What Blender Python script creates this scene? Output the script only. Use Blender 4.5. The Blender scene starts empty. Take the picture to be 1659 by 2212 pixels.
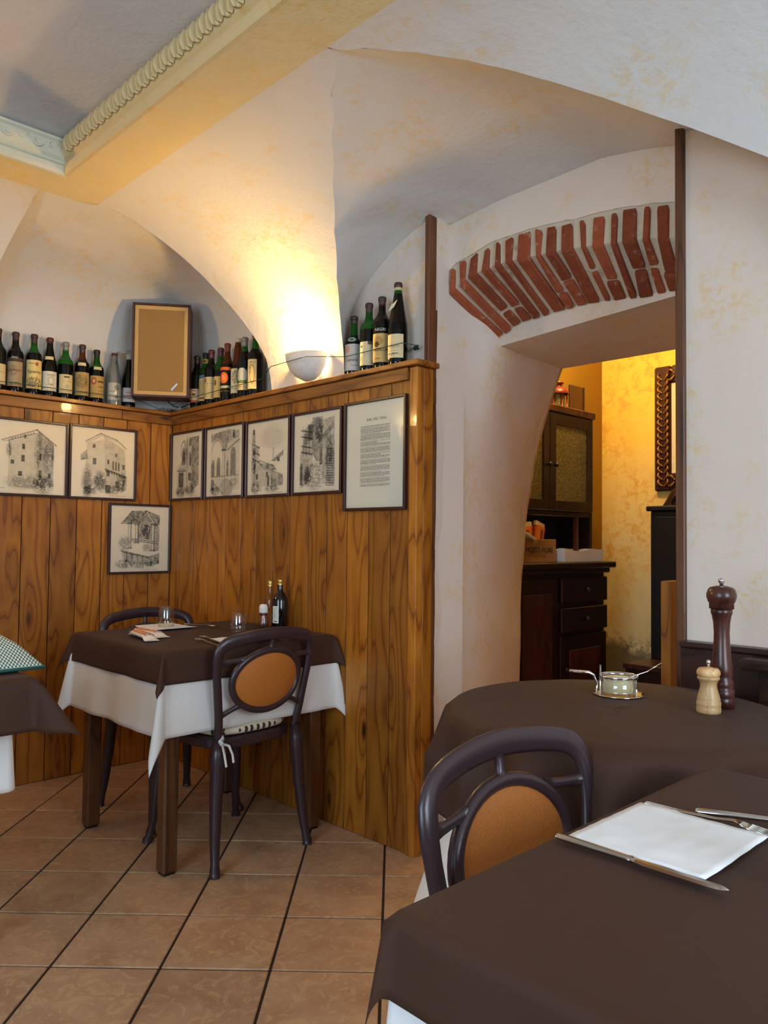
import bpy, bmesh, math, random
import numpy as np
from mathutils import Vector, Matrix, noise

S = bpy.context.scene
COL = S.collection
PI = math.pi

# ------------------------------------------------------------------ camera
# room frame: x runs along the bottle wall, y points into it, z is up
CAM = np.array([3.94416, -2.18587, 1.2])
F, PITCH, ROLL, YAW = 1690.6, .0354, .0103, .7985
_dl = np.array([math.sin(YAW), math.cos(YAW)])
_u = np.array([_dl[1], -_dl[0]])
def _ro(v):
    v = np.asarray(v, float)
    return np.array([v[:2] @ _u, v[:2] @ _dl, v[2]])
_fw = _ro([0, math.cos(PITCH), math.sin(PITCH)])
_up0 = _ro([0, -math.sin(PITCH), math.cos(PITCH)])
_rt0 = _ro([1, 0, 0])
_rt = math.cos(ROLL) * _rt0 + math.sin(ROLL) * _up0
_up = -math.sin(ROLL) * _rt0 + math.cos(ROLL) * _up0
cd = bpy.data.cameras.new('camera')
co = bpy.data.objects.new('camera', cd)
COL.objects.link(co)
co.matrix_world = Matrix(((_rt[0], _up[0], -_fw[0], CAM[0]), (_rt[1], _up[1], -_fw[1], CAM[1]),
                          (_rt[2], _up[2], -_fw[2], CAM[2]), (0, 0, 0, 1)))
cd.sensor_fit = 'VERTICAL'
cd.sensor_height = 36.0
cd.lens = 36.0 * F / 2212.0
cd.clip_start = .02
S.camera = co

# ------------------------------------------------------------------ world, daylight, exposure
W = bpy.data.worlds.new('sky')
S.world = W
W.use_nodes = True
W.node_tree.nodes['Background'].inputs['Color'].default_value = (.62, .78, 1, 1)
W.node_tree.nodes['Background'].inputs['Strength'].default_value = .6

def area_light(name, loc, aim, sx, sy, watts, col):
    l = bpy.data.lights.new(name, 'AREA')
    l.shape = 'RECTANGLE'
    l.size, l.size_y, l.energy, l.color = sx, sy, watts, col
    o = bpy.data.objects.new(name, l)
    COL.objects.link(o)
    o.location = loc
    o.rotation_euler = (Vector(aim) - Vector(loc)).to_track_quat('-Z', 'Y').to_euler()
    return o
area_light('window_daylight', (6.1, -1.7, 1.55), (3, -1.6, 1.45), 1.5, 1.7, 46, (.70, .85, 1))
area_light('window_daylight', (3.6, -4.5, 1.55), (3.3, -2, 1.5), 1.7, 1.7, 42, (.58, .79, 1))
def point_light(name, loc, watts, col, r):
    l = bpy.data.lights.new(name, 'POINT')
    l.energy, l.color, l.shadow_soft_size = watts, col, r
    o = bpy.data.objects.new(name, l)
    COL.objects.link(o)
    o.location = loc
    return o
WARM = (1, .61, .17)
point_light('back_room_lamp', (1.66, 1.62, 2.6), 24, (1, .72, .28), .06)


S.view_settings.view_transform = 'Standard'
S.view_settings.look = 'None'
S.view_settings.gamma = 1
S.view_settings.use_curve_mapping = False
S.view_settings.exposure = .78
S.cycles.max_bounces = 8
S.cycles.use_denoising = True

# ------------------------------------------------------------------ material helpers
def srgb(r, g, b):
    def f(c):
        c /= 255.
        return c / 12.92 if c <= .04045 else ((c + .055) / 1.055) ** 2.4
    return (f(r), f(g), f(b), 1)

class NT:
    def __init__(s, name):
        s.m = bpy.data.materials.new(name)
        s.m.use_nodes = True
        s.t = s.m.node_tree
        s.b = s.t.nodes['Principled BSDF']
    def n(s, typ, **kw):
        nd = s.t.nodes.new('ShaderNode' + typ)
        for k, v in kw.items():
            if k.startswith('i_'):
                nd.inputs[int(k[2:]) if k[2:].isdigit() else k[2:].replace('_', ' ')].default_value = v
            else:
                setattr(nd, k, v)
        return nd
    def l(s, a, b):
        s.t.links.new(a, b)
    def coord(s, scale=(1, 1, 1), rnd=True, gen='Object'):
        tc = s.n('TexCoord')
        mp = s.n('Mapping')
        mp.inputs['Scale'].default_value = scale
        if rnd:
            oi = s.n('ObjectInfo')
            mu = s.n('VectorMath', operation='MULTIPLY_ADD')
            cx = s.n('CombineXYZ')
            for i, k in enumerate((37., 91., 53.)):
                m = s.n('Math', operation='MULTIPLY')
                s.l(oi.outputs['Random'], m.inputs[0])
                m.inputs[1].default_value = k
                s.l(m.outputs[0], cx.inputs[i])
            ad = s.n('VectorMath', operation='ADD')
            s.l(tc.outputs[gen], ad.inputs[0])
            s.l(cx.outputs[0], ad.inputs[1])
            s.l(ad.outputs[0], mp.inputs['Vector'])
        else:
            s.l(tc.outputs[gen], mp.inputs['Vector'])
        return mp.outputs[0]
    def noise(s, vec, scale, detail=4, rough=.55, dist=0):
        nd = s.n('TexNoise')
        nd.inputs['Scale'].default_value = scale
        nd.inputs['Detail'].default_value = detail
        nd.inputs['Roughness'].default_value = rough
        nd.inputs['Distortion'].default_value = dist
        s.l(vec, nd.inputs['Vector'])
        return nd.outputs['Fac']
    def ramp(s, fac, stops):
        r = s.n('ValToRGB')
        e = r.color_ramp.elements
        while len(e) < len(stops):
            e.new(.5)
        for el, (p, c) in zip(e, stops):
            el.position = p
            el.color = c if len(c) == 4 else (*c, 1)
        s.l(fac, r.inputs[0])
        return r.outputs[0]
    def mix(s, fac, a, b, mode='MIX'):
        m = s.n('Mix', data_type='RGBA', blend_type=mode)
        for sock, v in ((m.inputs[0], fac), (m.inputs[6], a), (m.inputs[7], b)):
            if isinstance(v, (int, float)):
                sock.default_value = v
            elif isinstance(v, tuple):
                sock.default_value = v
            else:
                s.l(v, sock)
        return m.outputs[2]
    def math(s, op, a, b=None, c=None):
        m = s.n('Math', operation=op)
        for i, v in enumerate((a, b, c)):
            if v is None:
                continue
            if isinstance(v, (int, float)):
                m.inputs[i].default_value = v
            else:
                s.l(v, m.inputs[i])
        return m.outputs[0]
    def bump(s, h, strength=.3, dist=.01):
        b = s.n('Bump')
        b.inputs['Strength'].default_value = strength
        b.inputs['Distance'].default_value = dist
        s.l(h, b.inputs['Height'])
        s.l(b.outputs[0], s.b.inputs['Normal'])
    def set(s, color=None, rough=None, metal=None, spec=None, trans=None, ior=None, coat=None, sheen=None, alpha=None):
        for k, v in (('Base Color', color), ('Roughness', rough), ('Metallic', metal), ('Specular IOR Level', spec),
                     ('Transmission Weight', trans), ('IOR', ior), ('Coat Weight', coat), ('Sheen Weight', sheen), ('Alpha', alpha)):
            if v is None:
                continue
            if isinstance(v, (int, float, tuple)):
                s.b.inputs[k].default_value = v
            else:
                s.l(v, s.b.inputs[k])
        return s

BLACK, WHITE = (0, 0, 0, 1), (1, 1, 1, 1)
M = {}
def plaster(name, base, stain, amount=.5, bump=.25):
    t = NT(name)
    v = t.coord(rnd=False)
    big = t.noise(v, 1.3, 3, .5)
    patch = t.noise(v, 4.6, 3, .6)
    fine = t.noise(v, 30, 6, .75, .5)
    fac = t.math('MULTIPLY', t.ramp(patch, [(.50, BLACK), (.60, WHITE)]), t.ramp(fine, [(.47, BLACK), (.58, WHITE)]))
    fac = t.math('MULTIPLY', fac, amount)
    c0 = t.mix(big, tuple(x * .90 for x in base[:3]) + (1,), tuple(min(1, x * 1.08) for x in base[:3]) + (1,))
    c = t.mix(fac, c0, stain)
    t.set(c, .85, spec=.2)
    g = t.noise(v, 60, 5, .65)
    w = t.noise(v, 7, 4, .6)
    t.bump(t.math('ADD', t.math('MULTIPLY', g, .25), w), bump, .012)
    return t.m
M['plaster'] = plaster('cream_plaster', srgb(224, 207, 192), srgb(224, 188, 124), .62, .35)
M['vault'] = plaster('vault_plaster', srgb(220, 213, 206), srgb(226, 192, 130), .5, .5)
M['coffer'] = plaster('coffer_plaster', srgb(206, 200, 196), srgb(206, 200, 190), .2, .5)
M['band'] = plaster('ochre_plaster', srgb(226, 204, 156), srgb(228, 194, 116), .6, .8)
M['ivory'] = plaster('stucco_ivory', srgb(216, 190, 140), srgb(208, 168, 100), .6, .4)
M['stucco'] = plaster('stucco_green_white', srgb(212, 206, 182), srgb(222, 206, 150), .5, .35)
M['yellow'] = plaster('shaded_yellow_plaster', srgb(150, 112, 36), srgb(160, 108, 34), .7)  # shade put into the colour: dim copy of the back room's yellow
M['mortar'] = plaster('mortar', srgb(204, 188, 164), srgb(150, 124, 98), .6, .9)

def pine(name, dark, mid, light, axis='z', rough=.42, ring=7., knots=True):
    t = NT(name)
    sc = {'z': (1, 1, .10), 'x': (.10, 1, 1), 'y': (1, .10, 1)}[axis]
    v = t.coord(sc)
    f = t.noise(v, 7.5, 2.2, .45, .25)
    if knots:
        ks = {'z': (6.5, 6.5, 2.1), 'x': (2.1, 6.5, 6.5), 'y': (6.5, 2.1, 6.5)}[axis]
        kv = t.coord(ks)
        vo = t.n('TexVoronoi')
        vo.inputs['Scale'].default_value = 1.0
        t.l(kv, vo.inputs['Vector'])
        d = vo.outputs['Distance']
        bulge = t.math('DIVIDE', .035, t.math('ADD', t.math('MULTIPLY', d, d), .09))
        f = t.math('ADD', f, bulge)
        knot = t.ramp(d, [(.05, WHITE), (.11, BLACK)])
        halo = t.ramp(d, [(.08, WHITE), (.34, BLACK)])
    r = t.math('FRACT', t.math('MULTIPLY', f, ring))
    grain = t.ramp(r, [(0, mid), (.45, light), (.80, mid), (.93, dark), (1, mid)])
    fib = t.noise(t.coord({'z': (1, 1, .02), 'x': (.02, 1, 1), 'y': (1, .02, 1)}[axis]), 160, 3, .6)
    c = t.mix(t.math('MULTIPLY', fib, .5), grain, dark, 'MIX')
    blot = t.noise(t.coord(), 5, 3, .5)
    c = t.mix(t.ramp(blot, [(.35, BLACK), (.75, (.45, .45, .45, 1))]), c, dark)
    oi = t.n('ObjectInfo')
    hv = t.n('HueSaturation')
    t.l(c, hv.inputs['Color'])
    t.l(t.math('MULTIPLY_ADD', oi.outputs['Random'], .45, .80), hv.inputs['Value'])
    c = hv.outputs[0]
    if knots:
        c = t.mix(t.math('MULTIPLY', halo, .45), c, dark)
        c = t.mix(knot, c, tuple(x * .25 for x in dark[:3]) + (1,))
    t.set(c, rough, spec=.45, coat=.12)
    t.bump(t.math('ADD', r, t.math('MULTIPLY', fib, .6)), .10, .003)
    return t.m
M['pine'] = pine('stained_pine', srgb(116, 60, 12), srgb(170, 102, 26), srgb(192, 124, 38))
M['pine_x'] = pine('stained_pine_rail', srgb(104, 56, 16), srgb(152, 90, 28), srgb(176, 112, 42), 'x')
M['pine_y'] = pine('stained_pine_rail_left', srgb(104, 56, 16), srgb(152, 90, 28), srgb(176, 112, 42), 'y')
M['post'] = pine('brown_post_wood', srgb(62, 32, 14), srgb(104, 60, 32), srgb(122, 74, 42), 'z', .55, 8, False)
M['legwood'] = pine('walnut_leg', srgb(56, 30, 15), srgb(98, 58, 30), srgb(118, 72, 38), 'z', .4, 6, False)
M['darkwood'] = pine('dark_cabinet_wood', srgb(24, 11, 7), srgb(40, 20, 14), srgb(50, 26, 18), 'z', .36, 8, False)
M['darkpanel'] = pine('dark_panel_wood', srgb(44, 20, 12), srgb(70, 33, 20), srgb(84, 42, 26), 'z', .4, 8, False)
M['benchwood'] = pine('bench_wood', srgb(34, 17, 12), srgb(58, 32, 24), srgb(70, 40, 30), 'x', .38, 8, False)
M['boxwood'] = pine('crate_wood', srgb(120, 84, 50), srgb(164, 122, 78), srgb(184, 142, 96), 'y', .6, 9, False)
M['millwood'] = pine('mill_wood', srgb(48, 22, 16), srgb(78, 40, 30), srgb(92, 50, 38), 'z', .3, 9, False)
M['beech'] = pine('beech_wood', srgb(186, 140, 88), srgb(214, 172, 118), srgb(228, 190, 138), 'z', .4, 16, False)

def simple(name, col, rough=.5, metal=0., bump=0, bscale=80, spec=.5, var=.12, **kw):
    t = NT(name)
    v = t.coord()
    nz = t.noise(v, bscale * .4, 4)
    c = t.mix(nz, tuple(x * (1 - var) for x in col[:3]) + (1,), tuple(min(1, x * (1 + var)) for x in col[:3]) + (1,))
    t.set(c, rough, metal, spec, **kw)
    if bump:
        t.bump(t.noise(v, bscale, 3), bump, .004)
    return t.m
def tile_mat():
    t = NT('terracotta_tile')
    v = t.coord()
    a = t.noise(v, 5, 5, .6, 1.2)
    b = t.noise(v, 16, 5, .62, 2.2)
    c = t.mix(t.ramp(a, [(.3, BLACK), (.7, WHITE)]), srgb(178, 136, 102), srgb(204, 164, 128))
    c = t.mix(t.ramp(b, [(.52, BLACK), (.62, (.6, .6, .6, 1)), (.7, BLACK)]), c, srgb(218, 184, 138))
    c = t.mix(t.ramp(t.noise(v, 42, 4, .7, .8), [(.66, BLACK), (.74, (.8, .8, .8, 1))]), c, srgb(112, 72, 44))
    oi = t.n('ObjectInfo')
    hv = t.n('HueSaturation')
    t.l(c, hv.inputs['Color'])
    t.l(t.math('MULTIPLY_ADD', oi.outputs['Random'], .16, .92), hv.inputs['Value'])
    t.set(hv.outputs[0], t.math('MULTIPLY_ADD', b, .3, .28), spec=.4)
    t.bump(b, .18, .004)
    return t.m
M['tile'] = tile_mat()
M['groove'] = simple('dark_groove', srgb(40, 20, 8), .9, spec=.05)
M['grout'] = simple('dark_grout', srgb(48, 36, 28), .9)
def brick_mat():
    t = NT('old_brick')
    v = t.coord()
    a = t.noise(v, 14, 6, .7)
    c = t.mix(a, srgb(112, 50, 32), srgb(176, 94, 60))
    c = t.mix(t.ramp(t.noise(v, 30, 5, .7), [(.58, BLACK), (.72, (.75, .75, .75, 1))]), c, srgb(190, 160, 132))
    oi = t.n('ObjectInfo')
    hv = t.n('HueSaturation')
    t.l(c, hv.inputs['Color'])
    t.l(t.math('MULTIPLY_ADD', oi.outputs['Random'], .5, .72), hv.inputs['Value'])
    t.set(hv.outputs[0], .9, spec=.2)
    t.bump(t.noise(v, 45, 6, .7), .7, .01)
    return t.m
M['brick'] = brick_mat()
def cloth(name, col, rough=.85, scale=900, sheen=.15, bump=.12):
    t = NT(name)
    v = t.coord(rnd=False)
    n1 = t.noise(v, 3, 4, .6)
    wv = t.noise(v, scale, 2, .7)
    c = t.mix(n1, tuple(x * .86 for x in col[:3]) + (1,), tuple(min(1, x * 1.12) for x in col[:3]) + (1,))
    t.set(c, rough, spec=.16, sheen=sheen)
    big = t.noise(v, 14, 3, .5)
    t.bump(t.math('ADD', t.math('MULTIPLY', wv, .12), big), bump, .006)
    return t.m
M['brown'] = cloth('brown_tablecloth', srgb(70, 46, 34), .62, 900, .02)
M['white'] = cloth('white_tablecloth', srgb(232, 228, 222), .9)
M['napkin'] = cloth('white_paper_napkin', srgb(240, 240, 240), .95, 300, 0, .2)
M['pad'] = simple('orange_leather', srgb(186, 110, 44), .48, 0, .35, 260)
M['plum'] = simple('plum_resin', srgb(54, 37, 42), .32, spec=.6)
M['steel'] = simple('steel', (.62, .60, .56, 1), .18, 1.)
M['chrome'] = simple('chrome', (.8, .8, .8, 1), .08, 1.)
M['black'] = simple('black_metal', srgb(18, 16, 16), .4)
M['ceramic'] = simple('sconce_plaster', srgb(232, 222, 210), .6)
M['frame'] = simple('dark_picture_frame', srgb(58, 27, 24), .3)
M['speakerbox'] = pine('speaker_veneer', srgb(48, 24, 20), srgb(72, 40, 32), srgb(82, 48, 38), 'z', .4, 8, False)
def weave(name, a, b, scale):
    t = NT(name)
    v = t.coord((1, 1, 0), False) if 'gingham' in name else t.coord((1, 1, 1), False)
    c = t.n('TexChecker')
    c.inputs['Scale'].default_value = scale
    t.l(v, c.inputs['Vector'])
    c.inputs['Color1'].default_value = a
    c.inputs['Color2'].default_value = b
    nz = t.noise(v, 30, 4)
    t.set(t.mix(t.math('MULTIPLY', nz, .35), c.outputs[0], tuple(x * .6 for x in a[:3]) + (1,)), .9)
    t.bump(t.noise(v, 500, 2), .3, .003)
    return t.m
M['grille'] = weave('speaker_grille_cloth', srgb(160, 122, 70), srgb(134, 100, 56), 420)
M['grillerim'] = simple('tan_grille_rim', srgb(190, 152, 96), .8)
M['check'] = weave('green_gingham', srgb(224, 230, 214), srgb(24, 66, 52), 190)
M['teal'] = simple('teal_trim', srgb(24, 92, 88), .8)
M['cushion'] = None
def glass(name, col, rough=.02, ior=1.46, trans=1.):
    t = NT(name)
    t.set(col, rough, trans=trans, ior=ior, spec=.5)
    return t.m
def thin_glass(name, tint, base=.05):
    t = NT(name)
    tr = t.n('BsdfTransparent')
    tr.inputs[0].default_value = tint
    gl = t.n('BsdfGlossy')
    gl.inputs['Roughness'].default_value = .02
    lw = t.n('LayerWeight')
    lw.inputs['Blend'].default_value = .5
    f = t.math('MULTIPLY_ADD', t.math('POWER', lw.outputs['Facing'], 3.), .75, base)
    mx = t.n('MixShader')
    t.l(f, mx.inputs[0])
    t.l(tr.outputs[0], mx.inputs[1])
    t.l(gl.outputs[0], mx.inputs[2])
    t.l(mx.outputs[0], t.t.nodes['Material Output'].inputs['Surface'])
    return t.m
M['glass'] = thin_glass('clear_glass', (.97, .96, .94, 1), .10)
def mottled():
    t = NT('mottled_glass')
    v = t.coord()
    n = t.noise(v, 60, 3, .6)
    t.set(t.mix(n, srgb(70, 60, 32), srgb(120, 108, 66)), .12, spec=.8)
    t.bump(n, .8, .01)
    return t.m
M['mottled'] = mottled()
def pane_mat():
    t = NT('picture_glass')
    tr = t.n('BsdfTransparent')
    gl = t.n('BsdfGlossy')
    gl.inputs['Roughness'].default_value = .03
    fr = t.n('Fresnel')
    fr.inputs['IOR'].default_value = 1.45
    mx = t.n('MixShader')
    t.l(fr.outputs[0], mx.inputs[0])
    t.l(tr.outputs[0], mx.inputs[1])
    t.l(gl.outputs[0], mx.inputs[2])
    t.l(mx.outputs[0], t.t.nodes['Material Output'].inputs['Surface'])
    return t.m
M['pane'] = pane_mat()
def print_mat():
    t = NT('printed_paper')
    a = t.n('VertexColor')
    a.layer_name = 'print'
    t.set(a.outputs[0], .7, spec=.2)
    return t.m
M['print'] = print_mat()
def emis(name, col, st):
    t = NT(name)
    t.b.inputs['Emission Color'].default_value = col
    t.b.inputs['Emission Strength'].default_value = st
    t.set((1, 1, 1, 1), .4)
    return t.m
M['bulb'] = emis('lit_bulb', (1, .80, .45, 1), 60)
M['ink'] = simple('black_ink', srgb(34, 26, 20), .7)
M['inkwhite'] = simple('white_ink', srgb(220, 214, 200), .7)
M['inkgold'] = simple('gold_ink', srgb(150, 112, 52), .5)
M['gold'] = simple('gilded_wood', srgb(150, 104, 42), .38, .6, .5, 60)
M['paper'] = simple('cream_paper', srgb(226, 208, 176), .8)
M['darkcanvas'] = simple('dark_painting', srgb(52, 48, 34), .5, var=.6, bscale=20)
M['red'] = simple('red_paint', srgb(112, 34, 24), .4)
M['orange'] = simple('orange_wrapper', srgb(226, 118, 42), .4)
M['wrapper'] = simple('white_wrapper', srgb(236, 226, 214), .35)
M['cord'] = simple('green_cord', srgb(20, 72, 54), .7)
M['greyfoil'] = simple('grey_crumpled_sheet', srgb(150, 158, 166), .5, 0, .5, 40)
M['plastic_film'] = glass('clear_plastic_film', (.9, .9, .88, 1), .2, 1.1)
M['cheese'] = simple('grated_cheese', srgb(250, 232, 186), .9, 0, .6, 400)
M['oil'] = thin_glass('golden_oil_glass', (.86, .74, .52, 1), .08)
M['vinegar'] = simple('black_bottle_glass', srgb(10, 7, 6), .06, spec=.7)
M['spice'] = simple('paprika', srgb(92, 40, 22), .8)
M['plasticwhite'] = simple('white_plastic', srgb(232, 226, 216), .35)
M['brass'] = simple('gold_cap', srgb(206, 172, 96), .25, .8)
M['foilred'] = simple('burgundy_capsule', srgb(86, 26, 30), .4)
M['foilblack'] = simple('black_capsule', srgb(32, 24, 22), .45)
M['foilbrown'] = simple('brown_capsule', srgb(66, 40, 32), .45)
M['foilrust'] = simple('rust_capsule', srgb(112, 46, 26), .45)
M['foilwhite'] = simple('pale_capsule', srgb(206, 196, 172), .5)
M['foilsilver'] = simple('silver_grey_capsule', srgb(140, 136, 124), .4, .3)
def bottle_glass(name, col, tr):
    t = NT(name)
    t.set(col, .06, spec=.7, trans=tr, ior=1.3)
    return t.m
M['glassgreen'] = bottle_glass('green_bottle_glass', srgb(44, 128, 44), .75)
M['glassbrown'] = bottle_glass('amber_bottle_glass', srgb(118, 58, 22), .7)
M['glassdark'] = bottle_glass('dark_bottle_glass', srgb(26, 34, 24), .4)
M['wine'] = bottle_glass('wine_filled_glass', srgb(12, 12, 10), 0.)

# ------------------------------------------------------------------ mesh helpers
class MB:
    def __init__(s):
        s.v, s.f, s.sm, s.mi = [], [], [], []
    def add(s, vs, fs, smooth=False, mi=0):
        o = len(s.v)
        s.v += [tuple(map(float, p)) for p in vs]
        s.f += [tuple(i + o for i in f) for f in fs]
        s.sm += [smooth] * len(fs)
        s.mi += [mi] * len(fs)
        return s
    def hexa(s, p, mi=0):
        return s.add(p, [(3, 2, 1, 0), (4, 5, 6, 7), (0, 1, 5, 4), (1, 2, 6, 5), (2, 3, 7, 6), (3, 0, 4, 7)], False, mi)
    def box(s, x0, x1, y0, y1, z0, z1, c=0, mi=0):
        if c <= 0:
            return s.hexa([(x0, y0, z0), (x1, y0, z0), (x1, y1, z0), (x0, y1, z0), (x0, y0, z1), (x1, y0, z1), (x1, y1, z1), (x0, y1, z1)], mi)
        bm = bmesh.new()
        bmesh.ops.create_cube(bm, size=1)
        for v in bm.verts:
            v.co = Vector(((x0 + x1) / 2 + v.co.x * (x1 - x0), (y0 + y1) / 2 + v.co.y * (y1 - y0), (z0 + z1) / 2 + v.co.z * (z1 - z0)))
        c = min(c, .45 * min(abs(x1 - x0), abs(y1 - y0), abs(z1 - z0)))
        bmesh.ops.bevel(bm, geom=bm.edges[:], offset=c, segments=1, affect='EDGES')
        bm.verts.index_update()
        s.add([v.co for v in bm.verts], [[v.index for v in f.verts] for f in bm.faces], False, mi)
        bm.free()
        return s
    def grid(s, P, smooth=True, mi=0, close_u=False, close_v=False, flip=False):
        nu, nv = len(P), len(P[0])
        fs = []
        for i in range(nu - (0 if close_u else 1)):
            for j in range(nv - (0 if close_v else 1)):
                a, b, c, d = i * nv + j, ((i + 1) % nu) * nv + j, ((i + 1) % nu) * nv + (j + 1) % nv, i * nv + (j + 1) % nv
                fs.append((d, c, b, a) if flip else (a, b, c, d))
        return s.add([p for row in P for p in row], fs, smooth, mi)
    def lathe(s, prof, n=24, cx=0, cy=0, z0=0, a0=0, a1=2 * PI, mi=0, smooth=True, mats=None):
        full = abs(a1 - a0 - 2 * PI) < 1e-6
        k = n if full else n + 1
        rows = []
        for r, z in prof:
            rows.append([(cx + r * math.cos(a0 + (a1 - a0) * i / n), cy + r * math.sin(a0 + (a1 - a0) * i / n), z0 + z) for i in range(k)])
        if mats is None:
            return s.grid(rows, smooth, mi, False, full, True)
        for j in range(len(rows) - 1):
            s.grid(rows[j:j + 2], smooth, mats[j], False, full, True)
        return s
    def tube(s, path, r, n=8, ref=None, rb=None, closed=False, mi=0, caps=True, smooth=True):
        path = [Vector(p) for p in path]
        N = len(path)
        rr = r if isinstance(r, (list, tuple)) else [r] * N
        rbb = rb if isinstance(rb, (list, tuple)) else ([rb] * N if rb else rr)
        rows = []
        prev = Vector(ref) if ref is not None else None
        for i, p in enumerate(path):
            if closed:
                t = path[(i + 1) % N] - path[i - 1]
            else:
                t = path[min(i + 1, N - 1)] - path[max(i - 1, 0)]
            t.normalize()
            if prev is None:
                prev = Vector((0, 0, 1)) if abs(t.z) < .9 else Vector((1, 0, 0))
            a = (prev - t * prev.dot(t))
            a.normalize()
            b = t.cross(a)
            if ref is None:
                prev = a
            rows.append([p + a * (rbb[i] * math.cos(2 * PI * k / n)) + b * (rr[i] * math.sin(2 * PI * k / n)) for k in range(n)])
        base = len(s.v)
        s.grid(rows, smooth, mi, closed, True)
        if caps and not closed:
            s.f.append(tuple(base + k for k in range(n))[::-1]); s.sm.append(False); s.mi.append(mi)
            s.f.append(tuple(base + (N - 1) * n + k for k in range(n))); s.sm.append(False); s.mi.append(mi)
        return s
    def ball(s, c, rx, ry=None, rz=None, n=12, m=8, mi=0):
        ry, rz = ry or rx, rz or rx
        rows = [[(c[0] + rx * math.sin(PI * j / m) * math.cos(2 * PI * i / n), c[1] + ry * math.sin(PI * j / m) * math.sin(2 * PI * i / n),
                  c[2] + rz * math.cos(PI * j / m)) for i in range(n)] for j in range(m + 1)]
        return s.grid(rows, True, mi, False, True)
    def mesh(s, name):
        me = bpy.data.meshes.new(name)
        me.from_pydata(s.v, [], s.f)
        me.polygons.foreach_set('use_smooth', s.sm)
        me.polygons.foreach_set('material_index', s.mi)
        me.update()
        return me

def link(name, me, mats, parent=None, loc=None, rotz=0):
    o = bpy.data.objects.new(name, me)
    COL.objects.link(o)
    if mats is not None and not me.materials:
        for m in (mats if isinstance(mats, (list, tuple)) else [mats]):
            me.materials.append(M[m] if isinstance(m, str) else m)
    if parent is not None:
        o.parent = parent
    if loc is not None:
        o.location = loc
    o.rotation_euler = (0, 0, rotz)
    return o
def part(name, mb, mats, parent=None, loc=None, rotz=0):
    return link(name, mb.mesh(name), mats, parent, loc, rotz)
def tag(o, label, cat, group=None):
    o['label'] = label
    o['category'] = cat
    if group:
        o['group'] = group
    return o
def thing(name, label, cat, loc=(0, 0, 0), rotz=0, group=None):
    o = bpy.data.objects.new(name, None)
    o.empty_display_size = .05
    COL.objects.link(o)
    o.location = loc
    o.rotation_euler = (0, 0, rotz)
    return tag(o, label, cat, group)
def struct(name, mb, mats):
    o = part(name, mb, mats)
    o['kind'] = 'structure'
    return o
def copy_tree(o, parent=None):
    c = o.copy()
    COL.objects.link(c)
    if parent is not None:
        c.parent = parent
    for ch in list(o.children):
        copy_tree(ch, c)
    return c
def solid(o, th, off=0):
    m = o.modifiers.new('thickness', 'SOLIDIFY')
    m.thickness = th
    m.offset = off
    return o

def text_mesh(body, size, bend=None, shear=0., depth=.0004, spacing=1.):
    cu = bpy.data.curves.new('lettering', 'FONT')
    cu.body = body
    cu.size = size
    cu.align_x, cu.align_y = 'CENTER', 'CENTER'
    cu.extrude = depth
    cu.shear = shear
    cu.space_character = spacing
    cu.resolution_u = 3
    to = bpy.data.objects.new('lettering_curve', cu)
    COL.objects.link(to)
    dg = bpy.context.evaluated_depsgraph_get()
    me = bpy.data.meshes.new_from_object(to.evaluated_get(dg))
    bpy.data.objects.remove(to)
    bpy.data.curves.remove(cu)
    return me
def xf(me, fn):
    for v in me.vertices:
        v.co = fn(v.co)
    me.update()
    return me

# raster printing on a dense grid: the flat print on pictures and labels
def print_grid(name, img, place, parent, mats='print'):
    H, Wd = img.shape[:2]
    us = (np.arange(Wd + 1)) / Wd
    vs = (np.arange(H + 1)) / H
    P = [[place(u, v) for u in us] for v in vs]
    mb = MB().grid(P, True)
    me = mb.mesh(name)
    ca = me.color_attributes.new('print', 'FLOAT_COLOR', 'CORNER')
    px = np.ones((H, Wd, 4))
    px[..., :3] = img
    cols = np.repeat(px.reshape(-1, 4), 4, axis=0).astype(np.float32)
    ca.data.foreach_set('color', cols.ravel())
    return link(name, me, mats, parent)
# ------------------------------------------------------------------ floor
rnd = random.Random(7)
TX, TY, TS, TYAW = .0047, 2.2167, .3085, .014
C0 = np.array([-1.1864, 4.3505])
def tile_pt(i, j):
    a, b = (i - 4) * TS, j * TS
    p = np.array([TX + a * math.cos(TYAW) + b * math.sin(TYAW), TY - a * math.sin(TYAW) + b * math.cos(TYAW)]) - C0
    return p @ _u, p @ _dl
floor = struct('floor', MB().box(-.3, 6.3, -4.7, 3.0, -.12, -.004), 'grout')
tb = MB().box(-TS / 2 + .004, TS / 2 - .004, -TS / 2 + .004, TS / 2 - .004, -.012, 0, .002)
tme = tb.mesh('tile')
tme.materials.append(M['tile'])
x0_, y0_ = tile_pt(0, 0)
x1_, y1_ = tile_pt(1, 0)
trot = math.atan2(y1_ - y0_, x1_ - x0_)
nt = 0
for i in range(-10, 14):
    for j in range(-8, 12):
        x, y = tile_pt(i + .5, j + .5)
        if -.15 < x < 4.6 and -3.4 < y < 2.4 and (y < .15 or 1.4 < x < 3.1):
            q = np.array([x, y, 0]) - CAM
            if q @ _fw < .45:
                continue
            sx = abs(q @ _rt) / (q @ _fw)
            if sx > .98:
                continue
            link('tile', tme, None, floor, (x, y, rnd.uniform(-.0008, .0006)), trot)
            nt += 1

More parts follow.
